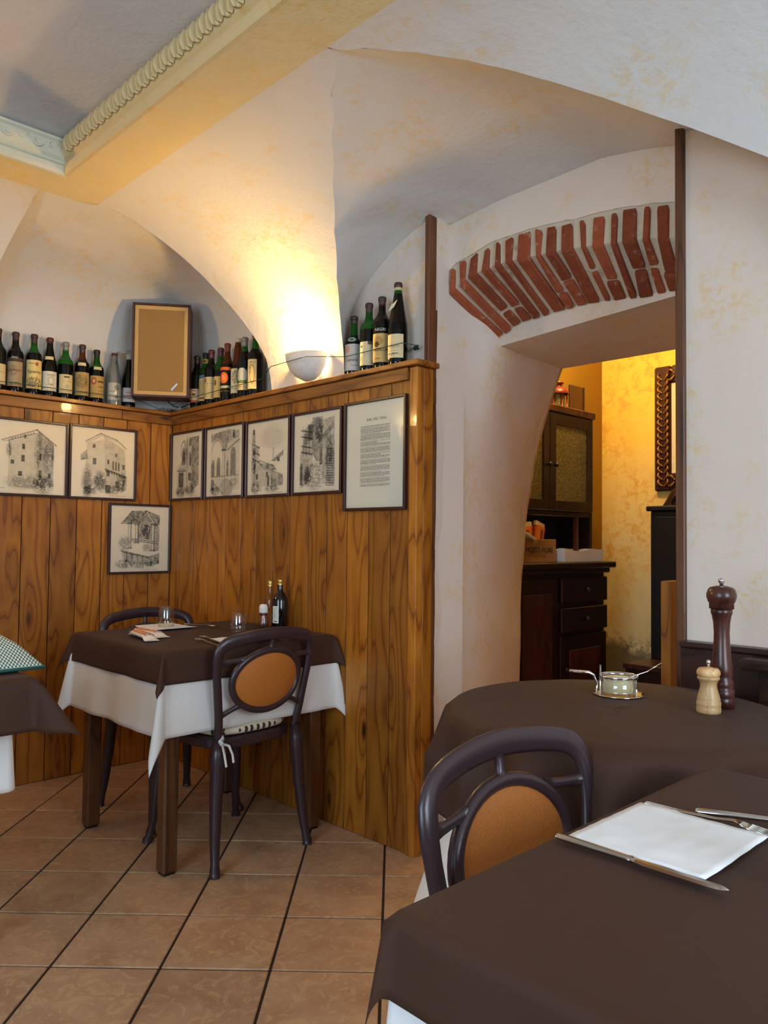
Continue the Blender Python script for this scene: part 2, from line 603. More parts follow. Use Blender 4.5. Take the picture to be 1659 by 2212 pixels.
# ------------------------------------------------------------------ walls with panelling
wall_left = struct('wall_left', MB().box(-.3, -.1, -4.7, .3, 0, 3.0), 'plaster')
def plank_box(a0, a1, z0, z1, side):
    g = .0020
    if side == 'R':
        return MB().box(a0 + g, a1 - g, 0, .016, z0, z1, .0010)
    return MB().box(-.016, 0, a0 + g, a1 - g, z0, z1, .0010)
def put_plank(mb, parent, mat, name='plank'):
    o = part(name, mb, mat, parent)
    me = o.data
    c = sum((v.co for v in me.vertices), Vector()) / len(me.vertices)
    for v in me.vertices:
        v.co -= c
    o.location = c
    return o
Lb = [0.0, -.127, -.266, -.395, -.527, -.659, -.796, -.923] + [-.923 - .132 * k for k in range(1, 12)]
for a, b in zip(Lb[1:], Lb[:-1]):
    put_plank(plank_box(a, b, .002, 1.83, 'L'), wall_left, 'pine')
put_plank(MB().box(-.1, -.0035, -2.4, -.004, .0, 1.82), wall_left, 'groove', 'panel_backing')
put_plank(MB().box(-.002, .016, -.30, .016, 1.823, 1.872, .002), wall_left, 'pine_y', 'batten')
put_plank(MB().box(-.002, .016, -2.4, -.303, 1.823, 1.872, .002), wall_left, 'pine_y', 'batten')
put_plank(MB().box(-.1, .030, -2.4, .1, 1.874, 1.895, .003), wall_left, 'pine_y', 'ledge_board')

wall_back = struct('wall_back', MB().box(-.3, 1.86, .1, .3, 0, 3.0), 'plaster')
Rb = [0, .106, .242, .393, .55, .69, .819, .955, 1.085, 1.22, 1.345, 1.478, 1.61, 1.736, 1.845]
for a, b in zip(Rb[:-1], Rb[1:]):
    put_plank(plank_box(a, b, .002, 1.83, 'R'), wall_back, 'pine')
put_plank(MB().box(.004, 1.845, .0035, .1, 0, 1.82), wall_back, 'groove', 'panel_backing')
put_plank(MB().box(.0, 1.838, -.016, .002, 1.823, 1.872, .002), wall_back, 'pine_x', 'batten')
put_plank(MB().box(.033, 1.905, -.030, .1, 1.874, 1.895, .003), wall_back, 'pine_x', 'ledge_board')
put_plank(MB().box(1.843, 1.885, -.008, .030, 0, 1.872, .003), wall_back, 'pine', 'corner_stile')
put_plank(MB().box(1.848, 1.885, .031, .085, 0, 1.872, .003), wall_back, 'pine', 'corner_stile')

# dark posts framing the doorway wall
t1 = struct('trim_1', MB().box(1.836, 1.862, .080, .130, 0, 2.56, .003), 'post')
t2 = struct('trim_2', MB().box(2.870, 2.898, .085, .130, 0, 2.56, .003), 'post')
struct('baseboard_right', MB().box(1.865, 1.885, .10, .5, 0, .09, .003), 'darkwood')

# doorway wall: plaster above, brick arch, lintel, splayed jamb
def spline(pts, s):
    pts = [np.array(p, float) for p in pts]
    d = np.cumsum([0] + [np.linalg.norm(b - a) for a, b in zip(pts[:-1], pts[1:])])
    d /= d[-1]
    return np.array([np.interp(s, d, [p[k] for p in pts]) for k in range(len(pts[0]))])
Ic = [(1.845, 2.190), (1.935, 2.238), (2.006, 2.254), (2.088, 2.260), (2.141, 2.262), (2.269, 2.252), (2.379, 2.243), (2.465, 2.233), (2.608, 2.214), (2.725, 2.194), (2.812, 2.173), (2.93, 2.14)]
Ec = [(1.850, 2.295), (1.898, 2.322), (1.982, 2.338), (2.074, 2.360), (2.163, 2.362), (2.268, 2.361), (2.369, 2.354), (2.465, 2.342), (2.556, 2.339), (2.643, 2.328), (2.725, 2.314), (2.812, 2.294), (2.93, 2.262)]
Bc = [(1.885, .479, 2.052), (2.02, .456, 2.094), (2.184, .428, 2.094), (2.336, .402, 2.094), (2.531, .368, 2.068), (2.751, .33, 2.041), (2.90, .305, 2.02)]
N = 40
rows_low, rows_top = [], []
for k in range(N + 1):
    s_ = k / N
    e = spline(Ec, s_)
    rows_low.append((e[0], .2, e[1] + .006 * noise.noise(Vector((e[0] * 30, 1, 0)))))
    rows_top.append((e[0], .2, 3.0))
mbd = MB().grid([rows_low, rows_top], False)
# plaster return from the post to the recessed face
mbd.grid([[(1.8635, .12, 2.12), (1.8635, .203, 2.12)], [(1.8635, .12, 3), (1.8635, .203, 3)]], False)
wall_door = struct('wall_doorway', mbd, 'plaster')
# splayed left jamb
def xb(z):
    return float(np.interp(z, [0, .5, 1.03, 1.357, 1.58, 1.80, 2.03, 2.3], [1.60, 1.626, 1.636, 1.672, 1.712, 1.778, 1.869, 1.93]))
def ztop(y):
    return float(np.interp(y, [.12, .2, .34, .48, 1.0, 1.3], [2.30, 2.232, 2.135, 2.05, 2.031, 2.03]))
G = []
for k in range(29):
    w = k / 28
    y = .125 + w * .875
    row = []
    for m in range(31):
        z = ztop(y) * m / 30
        xe = 1.8635 + (xb(z) - 1.8635) * (w ** 1.25)
        xe += .05 * math.exp(-((y - .5) / .16) ** 2) * max(0, (z - 1.5) / .55) + .006 * noise.noise(Vector((y * 5, z * 5, 3)))
        row.append((xe, y, z))
    G.append(row)
G.append([(x - .0, 1.02, z) for x, y, z in G[-1]])
G.append([(x - .9, 1.02, z) for x, y, z in G[-1]])
part('jamb', MB().grid(G, True, 0, False, False, True), 'plaster', wall_door)
# lintel: front face, soffit, body
Lf0, Lf1 = np.array([1.905, .476, 2.03]), np.array([2.92, .30, 2.03])
Lb0, Lb1 = np.array([1.865, 1.02, 2.028]), np.array([2.92, 1.04, 2.03])
fr = []
for k in range(N + 1):
    b = spline(Bc, k / N)
    lo = Lf0 + (Lf1 - Lf0) * k / N
    fr.append([tuple(lo), (b[0], b[1], b[2] + .012)])
lm = MB().grid(fr, False)
lm.add([Lf0, Lf1, Lb1, Lb0], [(0, 1, 2, 3)])
lm.add([Lb0, Lb1, Lb1 + [0, 0, .9], Lb0 + [0, 0, .9]], [(0, 1, 2, 3)])
part('lintel', lm, 'plaster', wall_door)
# mortar bed behind the bricks
mm = []
for k in range(N + 1):
    s_ = k / N
    i_, e_, b_ = spline(Ic, s_), spline(Ec, s_), spline(Bc, s_)
    wob = lambda q: .005 * noise.noise(Vector((i_[0] * 40, q * 9, 0)))
    mm.append([(e_[0], .204 + wob(1), e_[1] + .012), (i_[0], .204 + wob(2), i_[1] + .006), ((i_[0] + b_[0]) / 2, (.2 + b_[1]) / 2, (i_[1] + b_[2]) / 2 + .008 + wob(3)), (b_[0], b_[1] + .004, b_[2] + .006)])
part('mortar_bed', MB().grid(mm, False), 'mortar', wall_door)
NB = 18
rb_ = random.Random(3)
edges = [(k + rb_.uniform(-.16, .16)) / NB for k in range(NB + 1)]
edges[0], edges[-1] = .004, .996
for k in range(NB):
    gap = .19 / NB * rb_.uniform(.7, 1.4)
    s0, s1 = edges[k] + gap, edges[k + 1] - gap
    cuts = rb_.choice([[0, 1], [0, .62, 1], [0, .42, 1], [0, .5, 1], [0, .7, 1]])
    def P3(s_, w, top):
        i_, e_, b_ = spline(Ic, s_), spline(Ec, s_), spline(Bc, s_)
        lo = np.array([i_[0], .2, i_[1]]) * (1 - w) + b_ * w
        if not top:
            return lo
        d = np.array([e_[0] - i_[0], 0, e_[1] - i_[1]])
        return lo + d * (.97 if w < .3 else .6)
    for c0, c1 in zip(cuts[:-1], cuts[1:]):
        w0, w1 = c0 + (.0 if c0 == 0 else .03), c1 - .03
        pr = rb_.uniform(.0, .007)
        vs = []
        for top in (False, True):
            g0, g1 = (gap * .45 if w0 > .2 else 0), gap * .5
            for (s_, w) in ((s0 - g0, w0), (s1 + g0, w0), (s1 + g1, w1), (s0 - g1, w1)):
                p = P3(s_, w, top) + np.array([rb_.uniform(-.006, .006), rb_.uniform(-.004, .004) - (.006 if w == w0 and c0 == 0 else 0), rb_.uniform(-.002, .002) - (pr if not top else 0)])
                if top:
                    p = p - np.array([0, 0, rb_.uniform(0, .014)])
                vs.append(p)
        bm = bmesh.new()
        bv = [bm.verts.new(p) for p in vs]
        for f in [(3, 2, 1, 0), (4, 5, 6, 7), (0, 1, 5, 4), (1, 2, 6, 5), (2, 3, 7, 6), (3, 0, 4, 7)]:
            bm.faces.new([bv[i] for i in f])
        bmesh.ops.bevel(bm, geom=bm.edges[:], offset=.0045, segments=1, affect='EDGES')
        bm.verts.index_update()
        mb = MB().add([v.co for v in bm.verts], [[v.index for v in f.verts] for f in bm.faces])
        bm.free()
        part('brick', mb, 'brick', wall_door)
# right-hand wall beyond the doorway
wall_right = struct('wall_right', MB().box(2.885, 6.3, .1, 1.06, 0, 3.0), 'plaster')
put_plank(MB().box(2.790, 2.824, .15, .24, 0, 1.08, .003), wall_right, 'pine', 'jamb_board')
# ------------------------------------------------------------------ vaults
def prof_R(th):   # cross-section of the main vault above the bottle wall: (y, z)
    return -.02 - .77 * (1 - math.cos(th)), 1.88 + .72 * math.sin(th)
def prof_L(th):
    return -.02 + .75 * (1 - math.cos(th)), 1.88 + .72 * math.sin(th)
AR = [(.757, 2.6), (.767, 2.596), (.738, 2.563), (.738, 2.512), (.752, 2.449), (.778, 2.367), (.814, 2.289), (.864, 2.194), (.901, 2.125), (.937, 2.044), (.953, 1.946), (.958, 1.88)]
GR = [(2.26, 2.6), (2.108, 2.588), (1.951, 2.551), (1.798, 2.486), (1.661, 2.39), (1.551, 2.262), (1.500, 2.15), (1.479, 2.06), (1.473, 1.95), (1.473, 1.88)]
E1 = [(2.26, 2.6), (2.35, 2.596), (2.446, 2.581), (2.542, 2.557), (2.64, 2.522), (2.738, 2.478), (2.839, 2.426), (2.941, 2.366), (3.025, 2.317), (3.107, 2.264), (3.209, 2.195), (3.30, 2.11), (3.36, 2.0), (3.39, 1.88)]
AL = [(-1.017, 2.6), (-1.002, 2.588), (-.996, 2.562), (-.997, 2.52), (-.999, 2.492), (-1.006, 2.429), (-1.012, 2.388), (-1.03, 2.25), (-1.06, 2.1), (-1.09, 1.88)]
def by_z(pts, z):
    p = sorted([(b, a) for a, b in pts])
    return float(np.interp(z, [q[0] for q in p], [q[1] for q in p]))
n = 48
ths = [PI / 2 * (k / n) for k in range(n + 1)]
A_R3, G3, E3, A_L3 = [], [], [], []
webR, webU, webL = [], [], []
for th in ths:
    y, z = prof_R(th)
    xl, xl_ = by_z(AR, z), by_z(GR, z)
    A_R3.append((xl, y, z)); G3.append((xl_, y, z))
    webR.append([(xl + (xl_ - xl) * q / 12, y, z) for q in range(13)])
    xe = by_z(E1, z)
    E3.append((xe, y, z))
    webU.append([(xe + (6.3 - xe) * (q / 20) ** 1.3, y, z) for q in range(21)])
    x, z = prof_L(th)
    ya = by_z(AL, z)
    A_L3.append((x, ya, z))
    webL.append([(x, ya + (-4.7 - ya) * (q / 16) ** 1.3, z) for q in range(17)])
cm = MB().grid(webR, True, 0, False, False, False).grid(webU, True).grid(webL, True, 0, False, False, True)
ceiling = struct('ceiling', cm, 'vault')
# lunette over the doorway, ruled from the groins to the wall line and a little through it
WL = [(1.32, .1, 1.88), (1.337, .1, 2.067), (1.377, .1, 2.20), (1.43, .1, 2.28), (1.55, .1, 2.365), (1.666, .1, 2.432), (1.784, .1, 2.476), (1.88, .2, 2.488), (2.1, .2, 2.512), (2.37, .2, 2.52), (2.56, .2, 2.526), (2.72, .2, 2.50), (2.87, .1, 2.462), (3.0, .1, 2.43), (3.2, .1, 2.34), (3.36, .1, 2.2), (3.43, .1, 2.0), (3.44, .1, 1.88)]
Q = G3[:-1] + [E3[-1]] + E3[::-1][1:]
Q = [np.array(q) for q in Q]
dq = np.cumsum([0] + [np.linalg.norm(b - a) for a, b in zip(Q[:-1], Q[1:])]); dq /= dq[-1]
ap = dq[len(G3) - 1]
lun = []
for k in range(97):
    s_ = k / 96
    q = np.array([np.interp(s_, dq, [p[i] for p in Q]) for i in range(3)])
    # apex of the groin pairs with the middle of the wall line
    sw = np.interp(s_, [0, ap * .5, ap, 1], [0, .36, .60, 1])
    w = spline(WL, sw)
    row = []
    for m in range(19):
        r = m / 16
        p = q + (w - q) * r
        p = p + np.array([0, 0, .05 * math.sin(PI * min(r, 1)) * math.sin(PI * s_)])
        if r > 1:
            p = w + (w - q) * (r - 1)
        row.append(tuple(p))
    lun.append(row)
part('lunette', MB().grid(lun, True), 'vault', ceiling)
# corner niche vault between the two pendentives
FR_ = np.array([.735, -.835, 2.6])
niche = []
for k, th in enumerate(ths):
    z = 1.88 + .72 * math.sin(th)
    w = (1 - math.cos(th)) ** 2.3
    K = np.array([-.1, .1]) + (FR_[:2] - np.array([-.1, .1])) * w
    al, ar = np.array(A_L3[k][:2]), np.array(A_R3[k][:2])
    s2 = ((z - 1.88) / .72) ** 2.2
    wl = np.array([-.1 + (al[0] + .1) * s2, al[1]])
    wr = np.array([ar[0], .1 + (ar[1] - .1) * w])
    row = [(al[0], al[1], z)]
    for q in range(9):
        p = wl + (K - wl) * q / 8
        row.append((p[0], p[1], z))
    for q in range(1, 9):
        p = K + (wr - K) * q / 8
        row.append((p[0], p[1], z))
    row.append((ar[0], ar[1], z))
    niche.append(row)
part('corner_vault', MB().grid(niche, True, 0, False, False, True), 'vault', ceiling)
# flat band with its moulded cornice and the shallow coffer above
FX, FY, IX, IY = .727, -.79, .915, -.985
bm_ = MB()
bm_.add([(FX, FY - .045, 2.6), (FX + .05, FY - .012, 2.6), (FX + .05, FY, 2.6), (6.3, FY, 2.6), (6.3, IY, 2.6), (IX, IY, 2.6), (IX, -4.7, 2.6), (FX, -4.7, 2.6)], [(0, 1, 2, 3, 4, 5), (0, 5, 6, 7)])
bm_.add([(FX, -4.7, 2.6), (FX, FY, 2.6), (6.3, FY, 2.6), (FX, -4.7, 2.7), (FX, FY, 2.7), (6.3, FY, 2.7)], [(0, 1, 4, 3), (1, 2, 5, 4)])
part('band', bm_, 'band', ceiling)
part('band_corner', MB().add([(FX - .02, FY - .07, 2.6015), (FX + .07, FY - .07, 2.6015), (FX + .07, FY + .02, 2.6015), (FX - .02, FY + .02, 2.6015)], [(0, 1, 2, 3)]), 'band', ceiling)
cof = MB()
z0, z1 = 2.742, 2.86
cof.add([(IX - .02, IY + .02, z0), (6.3, IY + .02, z0), (6.3, -2.0, z1), (1.93, -2.0, z1)], [(0, 1, 2, 3)])
cof.add([(IX - .02, IY + .02, z0), (1.93, -2.0, z1), (1.93, -4.7, z1), (IX - .02, -4.7, z0)], [(0, 1, 2, 3)])
cof.add([(1.93, -2.0, z1), (6.3, -2.0, z1), (6.3, -4.7, z1), (1.93, -4.7, z1)], [(0, 1, 2, 3)])
part('coffer', cof, 'coffer', ceiling)
# cornice: roll below, ornate leaf band above; offset d is measured into the room from the band's inner edge
CP = [(0, 2.600), (.012, 2.602), (.020, 2.615), (.020, 2.632), (.012, 2.643), (.004, 2.648), (.006, 2.654), (.020, 2.664), (.030, 2.690), (.030, 2.712), (.022, 2.728), (.024, 2.736), (-.004, 2.745)]
cr = MB()
cr.grid([[(IX + d, IY - d, z), (6.3, IY - d, z)] for d, z in CP], False)
part('cornice', cr, 'ivory', ceiling)
cl = MB()
cl.grid([[(IX + d, IY - d, z), (IX + d, -4.7, z)] for d, z in CP], False)
part('cornice', cl, 'stucco', ceiling)
# leaves of the right-hand cornice
leaf = MB()
for sgn in (-1, 1):
    rows = []
    for k in range(7):
        t_ = k / 6
        w = .0085 * math.sin(PI * (.12 + .80 * t_)) + .001
        cx_ = sgn * (.012 + .008 * math.sin(PI * t_))
        rows.append([(cx_ - w, -.026 + .004 * t_, 2.664 + .062 * t_), (cx_ - w * .3, -.038 - .010 * math.sin(PI * t_), 2.664 + .062 * t_), (cx_ + w * .3, -.040 - .010 * math.sin(PI * t_), 2.664 + .062 * t_), (cx_ + w, -.026 + .004 * t_, 2.664 + .062 * t_)])
    leaf.grid(rows, True)
leaf.ball((0, -.030, 2.668), .008, .010, .008, 6, 4)
lme = leaf.mesh('leaf')
lme.materials.append(M['ivory'])
x = IX + .10
while x < 3.3:
    link('leaf', lme, None, ceiling, (x, IY, 0))
    x += .054
scr = MB()
for a in (0, 1):
    path = []
    for k in range(14):
        t_ = k / 13
        r = .020 * (1 - .75 * t_)
        path.append((.030, a * .055 + r * math.cos(4.5 * t_ + .4), 2.692 + r * math.sin(4.5 * t_ + .4) * (1 if a == 0 else -1)))
    scr.tube(path, [.005 * (1 - .5 * k / 13) for k in range(14)], 6)
sme = scr.mesh('scroll')
sme.materials.append(M['stucco'])
y = IY - .07
while y > -2.2:
    link('scroll', sme, None, ceiling, (IX, y, 0))
    y -= .11
# closing walls and windows behind the photographer
wf = MB()
wf.box(6.3, 6.5, -4.7, -2.5, 0, 3).box(6.3, 6.5, -.9, .3, 0, 3).box(6.3, 6.5, -2.5, -.9, 0, .65).box(6.3, 6.5, -2.5, -.9, 2.45, 3)
struct('wall_window_side', wf, 'plaster')
wr_ = MB()
wr_.box(-.3, 2.7, -4.9, -4.7, 0, 3).box(4.5, 6.5, -4.9, -4.7, 0, 3).box(2.7, 4.5, -4.9, -4.7, 0, .65).box(2.7, 4.5, -4.9, -4.7, 2.45, 3)
struct('wall_rear', wr_, 'plaster')
w1 = MB()
for yy in (-2.5, -1.72, -.95):
    w1.box(6.34, 6.40, yy, yy + .05, .65, 2.45)
for zz in (.65, 1.25, 1.85, 2.40):
    w1.box(6.345, 6.395, -2.5, -.9, zz, zz + .05)
struct('window_1', w1, 'darkwood')
w2 = MB()
for xx in (2.7, 3.57, 4.45):
    w2.box(xx, xx + .05, -4.82, -4.76, .65, 2.45)
for zz in (.65, 1.25, 1.85, 2.40):
    w2.box(2.7, 4.5, -4.815, -4.765, zz, zz + .05)
struct('window_2', w2, 'darkwood')
struct('ceiling_slab', MB().box(-.3, 6.5, -4.9, 1.06, 3.0, 3.1), 'vault')['kind'] = 'structure'
# ------------------------------------------------------------------ back room
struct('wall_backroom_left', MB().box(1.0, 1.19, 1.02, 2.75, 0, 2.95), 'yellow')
wbf = NT('yellow_damp_plaster')
_v = wbf.coord(rnd=False)
_sx = wbf.n('SeparateXYZ')
wbf.l(_v, _sx.inputs[0])
_n1 = wbf.noise(_v, 3.0, 4, .6)
_n2 = wbf.noise(_v, 18, 6, .7, .6)
_h = wbf.math('ADD', _sx.outputs[2], wbf.math('MULTIPLY', wbf.math('SUBTRACT', _n1, .5), 1.1))
_c = wbf.mix(wbf.ramp(wbf.math('MULTIPLY', _h, .4), [(.34, BLACK), (.80, WHITE)]), srgb(228, 206, 158), srgb(244, 202, 92))  # yellower upward: paint stain plus warm lamp light put into the colour
_c = wbf.mix(wbf.math('MULTIPLY', wbf.ramp(_n2, [(.47, BLACK), (.62, WHITE)]), wbf.ramp(wbf.noise(_v, 2.6, 2), [(.42, BLACK), (.62, WHITE)])), _c, srgb(226, 172, 84))
_d = wbf.math('ADD', _sx.outputs[2], wbf.math('MULTIPLY', wbf.math('SUBTRACT', _n1, .5), .5))
_c = wbf.mix(wbf.ramp(_d, [(.44, WHITE), (.52, BLACK)]), _c, srgb(128, 116, 92))
_c = wbf.mix(wbf.math('MULTIPLY', wbf.ramp(_d, [(.40, BLACK), (.50, (.8, .8, .8, 1)), (.62, BLACK)]), wbf.ramp(_n2, [(.45, BLACK), (.6, WHITE)])), _c, srgb(70, 58, 40))
wbf.set(_c, .85, spec=.2)
wbf.bump(_n2, .3, .01)
M['damp'] = wbf.m
struct('wall_backroom_far', MB().box(1.0, 4.2, 2.55, 2.75, 0, 2.95), 'damp')
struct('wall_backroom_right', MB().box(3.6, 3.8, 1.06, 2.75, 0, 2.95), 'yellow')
struct('ceiling_backroom', MB().box(1.0, 3.8, 1.02, 2.75, 2.75, 2.95), 'vault')

# hutch cabinet, its front faces +x
cab = thing('hutch_cabinet', 'tall dark wood hutch cabinet with mottled glass doors in the yellow back room', 'cabinet', (1.2, 1.5, 0))
X, Y = 1.2, 1.5
def B(x0, x1, y0, y1, z0, z1, c=.004):
    return MB().box(x0 - X, x1 - X, y0 - Y, y1 - Y, z0, z1, c)
part('base_carcass', B(1.2, 1.535, 1.06, 1.98, 0, 1.05), 'darkwood', cab)
part('worktop', B(1.2, 1.58, 1.03, 2.046, 1.05, 1.086, .006), 'darkwood', cab)
part('plinth_moulding', B(1.2, 1.565, 1.045, 2.0, 1.02, 1.052, .006), 'darkwood', cab)
ld = part('door', B(1.534, 1.553, 1.07, 1.475, .05, 1.0), 'darkwood', cab)
part('door_panel', B(1.552, 1.558, 1.14, 1.41, .14, .92), 'darkpanel', ld)
for za, zb in ((.86, 1.0), (.70, .835)):
    d = part('drawer', B(1.534, 1.562, 1.495, 1.975, za, zb, .006), 'darkwood', cab)
    kz = (za + zb) / 2
    for ky in (1.72,):
        part('knob', MB().lathe([(0, 0), (.008, .004), (.007, .014), (.015, .022), (.014, .030), (0, .034)], 12), 'black', d, (1.562 - X, ky - Y, kz)).rotation_euler = (0, PI / 2, 0)
rd = part('door', B(1.534, 1.553, 1.495, 1.975, .05, .68), 'darkwood', cab)
part('door_panel', B(1.552, 1.558, 1.58, 1.90, .12, .60), 'darkpanel', rd)
for kz in (.50, .32):
    part('knob', MB().lathe([(0, 0), (.006, .004), (.006, .012), (.012, .018), (.011, .026), (0, .030)], 12), 'black', rd, (1.553 - X, 1.525 - Y, kz)).rotation_euler = (0, PI / 2, 0)
hc = MB()
for a in ((1.2, 1.44, 1.06, 1.085, 1.086, 1.975), (1.2, 1.44, 1.985, 2.008, 1.086, 1.975), (1.2, 1.215, 1.06, 2.0, 1.086, 1.975), (1.2, 1.44, 1.06, 2.0, 1.345, 1.375)):
    hc.box(a[0] - X, a[1] - X, a[2] - Y, a[3] - Y, a[4], a[5], .003)
part('hutch_carcass', hc, 'darkwood', cab)
part('hutch_cornice', B(1.2, 1.462, 1.04, 2.012, 1.935, 1.978, .006), 'darkpanel', cab)
part('hutch_post', B(1.41, 1.44, 1.84, 1.86, 1.086, 1.345, .003), 'darkpanel', cab)
for y0d, y1d, ky in ((1.065, 1.53, 1.50), (1.535, 1.985, 1.565)):
    fm = MB()
    for a in ((y0d, y0d + .06, 1.375, 1.93), (y1d - .06, y1d, 1.375, 1.93), (y0d + .06, y1d - .06, 1.375, 1.435), (y0d + .06, y1d - .06, 1.865, 1.93)):
        fm.box(1.44 - X, 1.458 - X, a[0] - Y, a[1] - Y, a[2], a[3], .003)
    gd = part('glazed_door', fm, 'darkwood', cab)
    part('pane', B(1.444, 1.449, y0d + .058, y1d - .058, 1.433, 1.868, 0), 'mottled', gd)
    part('knob', MB().lathe([(0, 0), (.006, .004), (.006, .014), (.013, .022), (.012, .030), (0, .034)], 12), 'black', gd, (1.458 - X, ky - Y, 1.63)).rotation_euler = (0, PI / 2, 0)
# lantern on the hutch
lan = thing('lantern', 'small round red lantern with glass sides standing on the dark hutch', 'lantern', (1.335, 1.80, 1.978))
part('base', MB().lathe([(0, 0), (.062, 0), (.062, .012), (.052, .016), (0, .016)], 16), 'red', lan)
lp = MB()
for k in range(6):
    a = PI / 6 + k * PI / 3
    lp.tube([(.050 * math.cos(a), .050 * math.sin(a), .014), (.050 * math.cos(a), .050 * math.sin(a), .104)], .005, 6)
part('cage', lp, 'red', lan)
part('glass', MB().lathe([(.045, .016), (.045, .104)], 6), 'mottled', lan)
part('roof', MB().lathe([(.062, .100), (.064, .110), (.050, .130), (.030, .142), (.022, .146), (.024, .160), (.034, .164), (.030, .176), (.012, .182), (0, .184)], 16), 'red', lan)
pm = thing('wall_plaque', 'small dark brown panel hung on the yellow wall behind the red lantern', 'panel', (1.19, 2.21, 2.04))
part('board', MB().box(.0005, .018, -.075, .085, -.06, .165, .003), 'darkpanel', pm)
part('rim', MB().box(.0005, .024, .075, .086, -.06, .166, .002), 'frame', pm)
# wooden crate with paper bags of breadsticks, white tray
cr_ = thing('wooden_crate', 'small pale wooden crate with brown stamped lettering on the dark cabinet', 'crate', (1.42, 1.34, 1.086))
cb = [(.07, .08, -.19, .19, 0, .125), (-.08, -.07, -.19, .19, 0, .125), (-.07, .07, -.19, -.18, 0, .12), (-.07, .07, .18, .19, 0, .12)]
for a in cb:
    part('side_board', MB().box(*a, .0015), 'boxwood', cr_)
part('bottom_board', MB().box(-.07, .07, -.18, .18, 0, .008), 'boxwood', cr_)
sb = cr_.children[0]
for body, sz, zz, yy in (('MOSTO FIORE', .040, .066, .03), ('DA UVE', .018, .098, .04), ('VITTORIO VENETO', .018, .036, .03)):
    me = text_mesh(body, sz)
    xf(me, lambda c: Vector((.0806 + c.z, c.x + yy, c.y + zz)))
    link('stamped_lettering', me, 'inkgold' if sz < .03 else 'ink', sb)
def wrapped_bag(lbl, loc, rot, tilt):
    b = thing('breadstick_packet', lbl, 'packet', loc, rot, 'breadstick packets in the wooden crate')
    b.rotation_euler = (tilt[0], tilt[1], rot)
    rows = []
    for k in range(7):
        z = .16 * k / 6
        w = .036 + .012 * k / 6 + (.004 if k == 6 else 0)
        rows.append([(-w, -.016, z), (-w * .4, -.021, z), (w * .4, -.020, z), (w, -.016, z), (w, .016, z), (0, .021, z), (-w, .016, z)])
    part('wrapper', MB().grid(rows, True, 0, False, True), 'orange' if tilt[0] < .5 else 'paper', b)
    part('paper_end', MB().box(-.052, .052, -.012, .012, .155, .185, .004), 'paper', b)
    part('printed_stripe', MB().box(-.012, .012, -.0235, -.019, .02, .14, .001), 'red', b)
    return b
wrapped_bag('orange breadstick packet leaning right out of the wooden crate', (1.435, 1.43, 1.125), PI / 2 + .15, (0, .22, 0))
wrapped_bag('orange and white breadstick packet upright in the middle of the wooden crate', (1.43, 1.335, 1.12), PI / 2 - .1, (0, -.04, 0))
wrapped_bag('breadstick packet half hidden by the white door jamb', (1.425, 1.24, 1.115), PI / 2 + .1, (0, -.16, 0))
pn = MB()
for k in range(4):
    rows = [[(-.06 + .12 * i / 6, -.11 + .20 * j / 8, .012 * k + .03 * math.sin(j * .4 + k * .4) + .008 * math.cos(i + k)) for j in range(9)] for i in range(7)]
    pn.grid(rows, True)
o = tag(part('paper_stack', pn, 'napkin', None, (1.46, 1.225, 1.205)), 'loose white paper sheets lying over the front left of the wooden crate', 'paper')
solid(o, .002)
tr = thing('paper_tray', 'low white paper tray with wavy rim beside the wooden crate', 'tray', (1.44, 1.76, 1.086))
tw = MB()
prof = []
for k in range(41):
    t_ = k / 40
    a = 2 * PI * t_
    px_ = max(-.10, min(.10, .16 * math.cos(a)))
    py_ = max(-.205, min(.205, .33 * math.sin(a)))
    h = .068 + .006 * math.sin(5 * a) + .003 * math.sin(11 * a)
    prof.append([(px_ * .94, py_ * .97, 0.001), (px_, py_, h)])
tw.grid(prof, False)
o = part('rim', tw, 'napkin', tr)
solid(o, .003)
part('bottom', MB().box(-.095, .095, -.2, .2, .001, .004), 'napkin', tr)
# gilded picture, black cabinet with carved crest, low stool
gp = thing('gilded_picture', 'painting in a wide carved gold frame on the yellow back room wall', 'picture', (1.93, 2.55, 1.92))
fw_ = MB()
w_, h_ = .345, .395
for (a0, a1, b0, b1) in ((-w_, -w_ + .11, -h_, h_), (w_ - .11, w_, -h_, h_), (-w_ + .11, w_ - .11, h_ - .11, h_), (-w_ + .11, w_ - .11, -h_, -h_ + .11)):
    fw_.box(a0, a1, -.045, -.001, b0, b1, .010)
gf = part('frame', fw_, 'frame', gp)
orn = MB()
def leafy(cx_, cz_, ang):
    for sgn in (-1, 1):
        path = []
        for k in range(8):
            t_ = k / 7
            lx, lz = sgn * (.006 + .026 * math.sin(2.4 * t_)), -.02 + .045 * t_
            path.append((cx_ + lx * math.cos(ang) - lz * math.sin(ang), -.050 - .006 * math.sin(PI * t_), cz_ + lx * math.sin(ang) + lz * math.cos(ang)))
        orn.tube(path, [.0025 + .006 * math.sin(PI * (.1 + .9 * k / 7)) for k in range(8)], 6)
z = -h_ + .05
while z < h_ - .03:
    leafy(-w_ + .064, z, 0)
    leafy(w_ - .064, z, 0)
    z += .042
x = -w_ + .12
while x < w_ - .1:
    leafy(x, h_ - .062, PI / 2)
    leafy(x, -h_ + .062, PI / 2)
    x += .052
part('carved_leaves', orn, 'gold', gf)
mt = MB()
for (a0, a1, b0, b1) in ((-.235, -.205, -.285, .285), (.205, .235, -.285, .285), (-.205, .205, .255, .285), (-.205, .205, -.285, -.255)):
    mt.box(a0, a1, -.03, -.01, b0, b1)
part('mat_border', mt, 'paper', gp)
part('canvas', MB().box(-.206, .206, -.018, -.008, -.256, .256), 'darkcanvas', gp)
bc = thing('black_sideboard', 'tall black cabinet with carved crest below the gold framed picture', 'cabinet', (2.05, 2.3, 0))
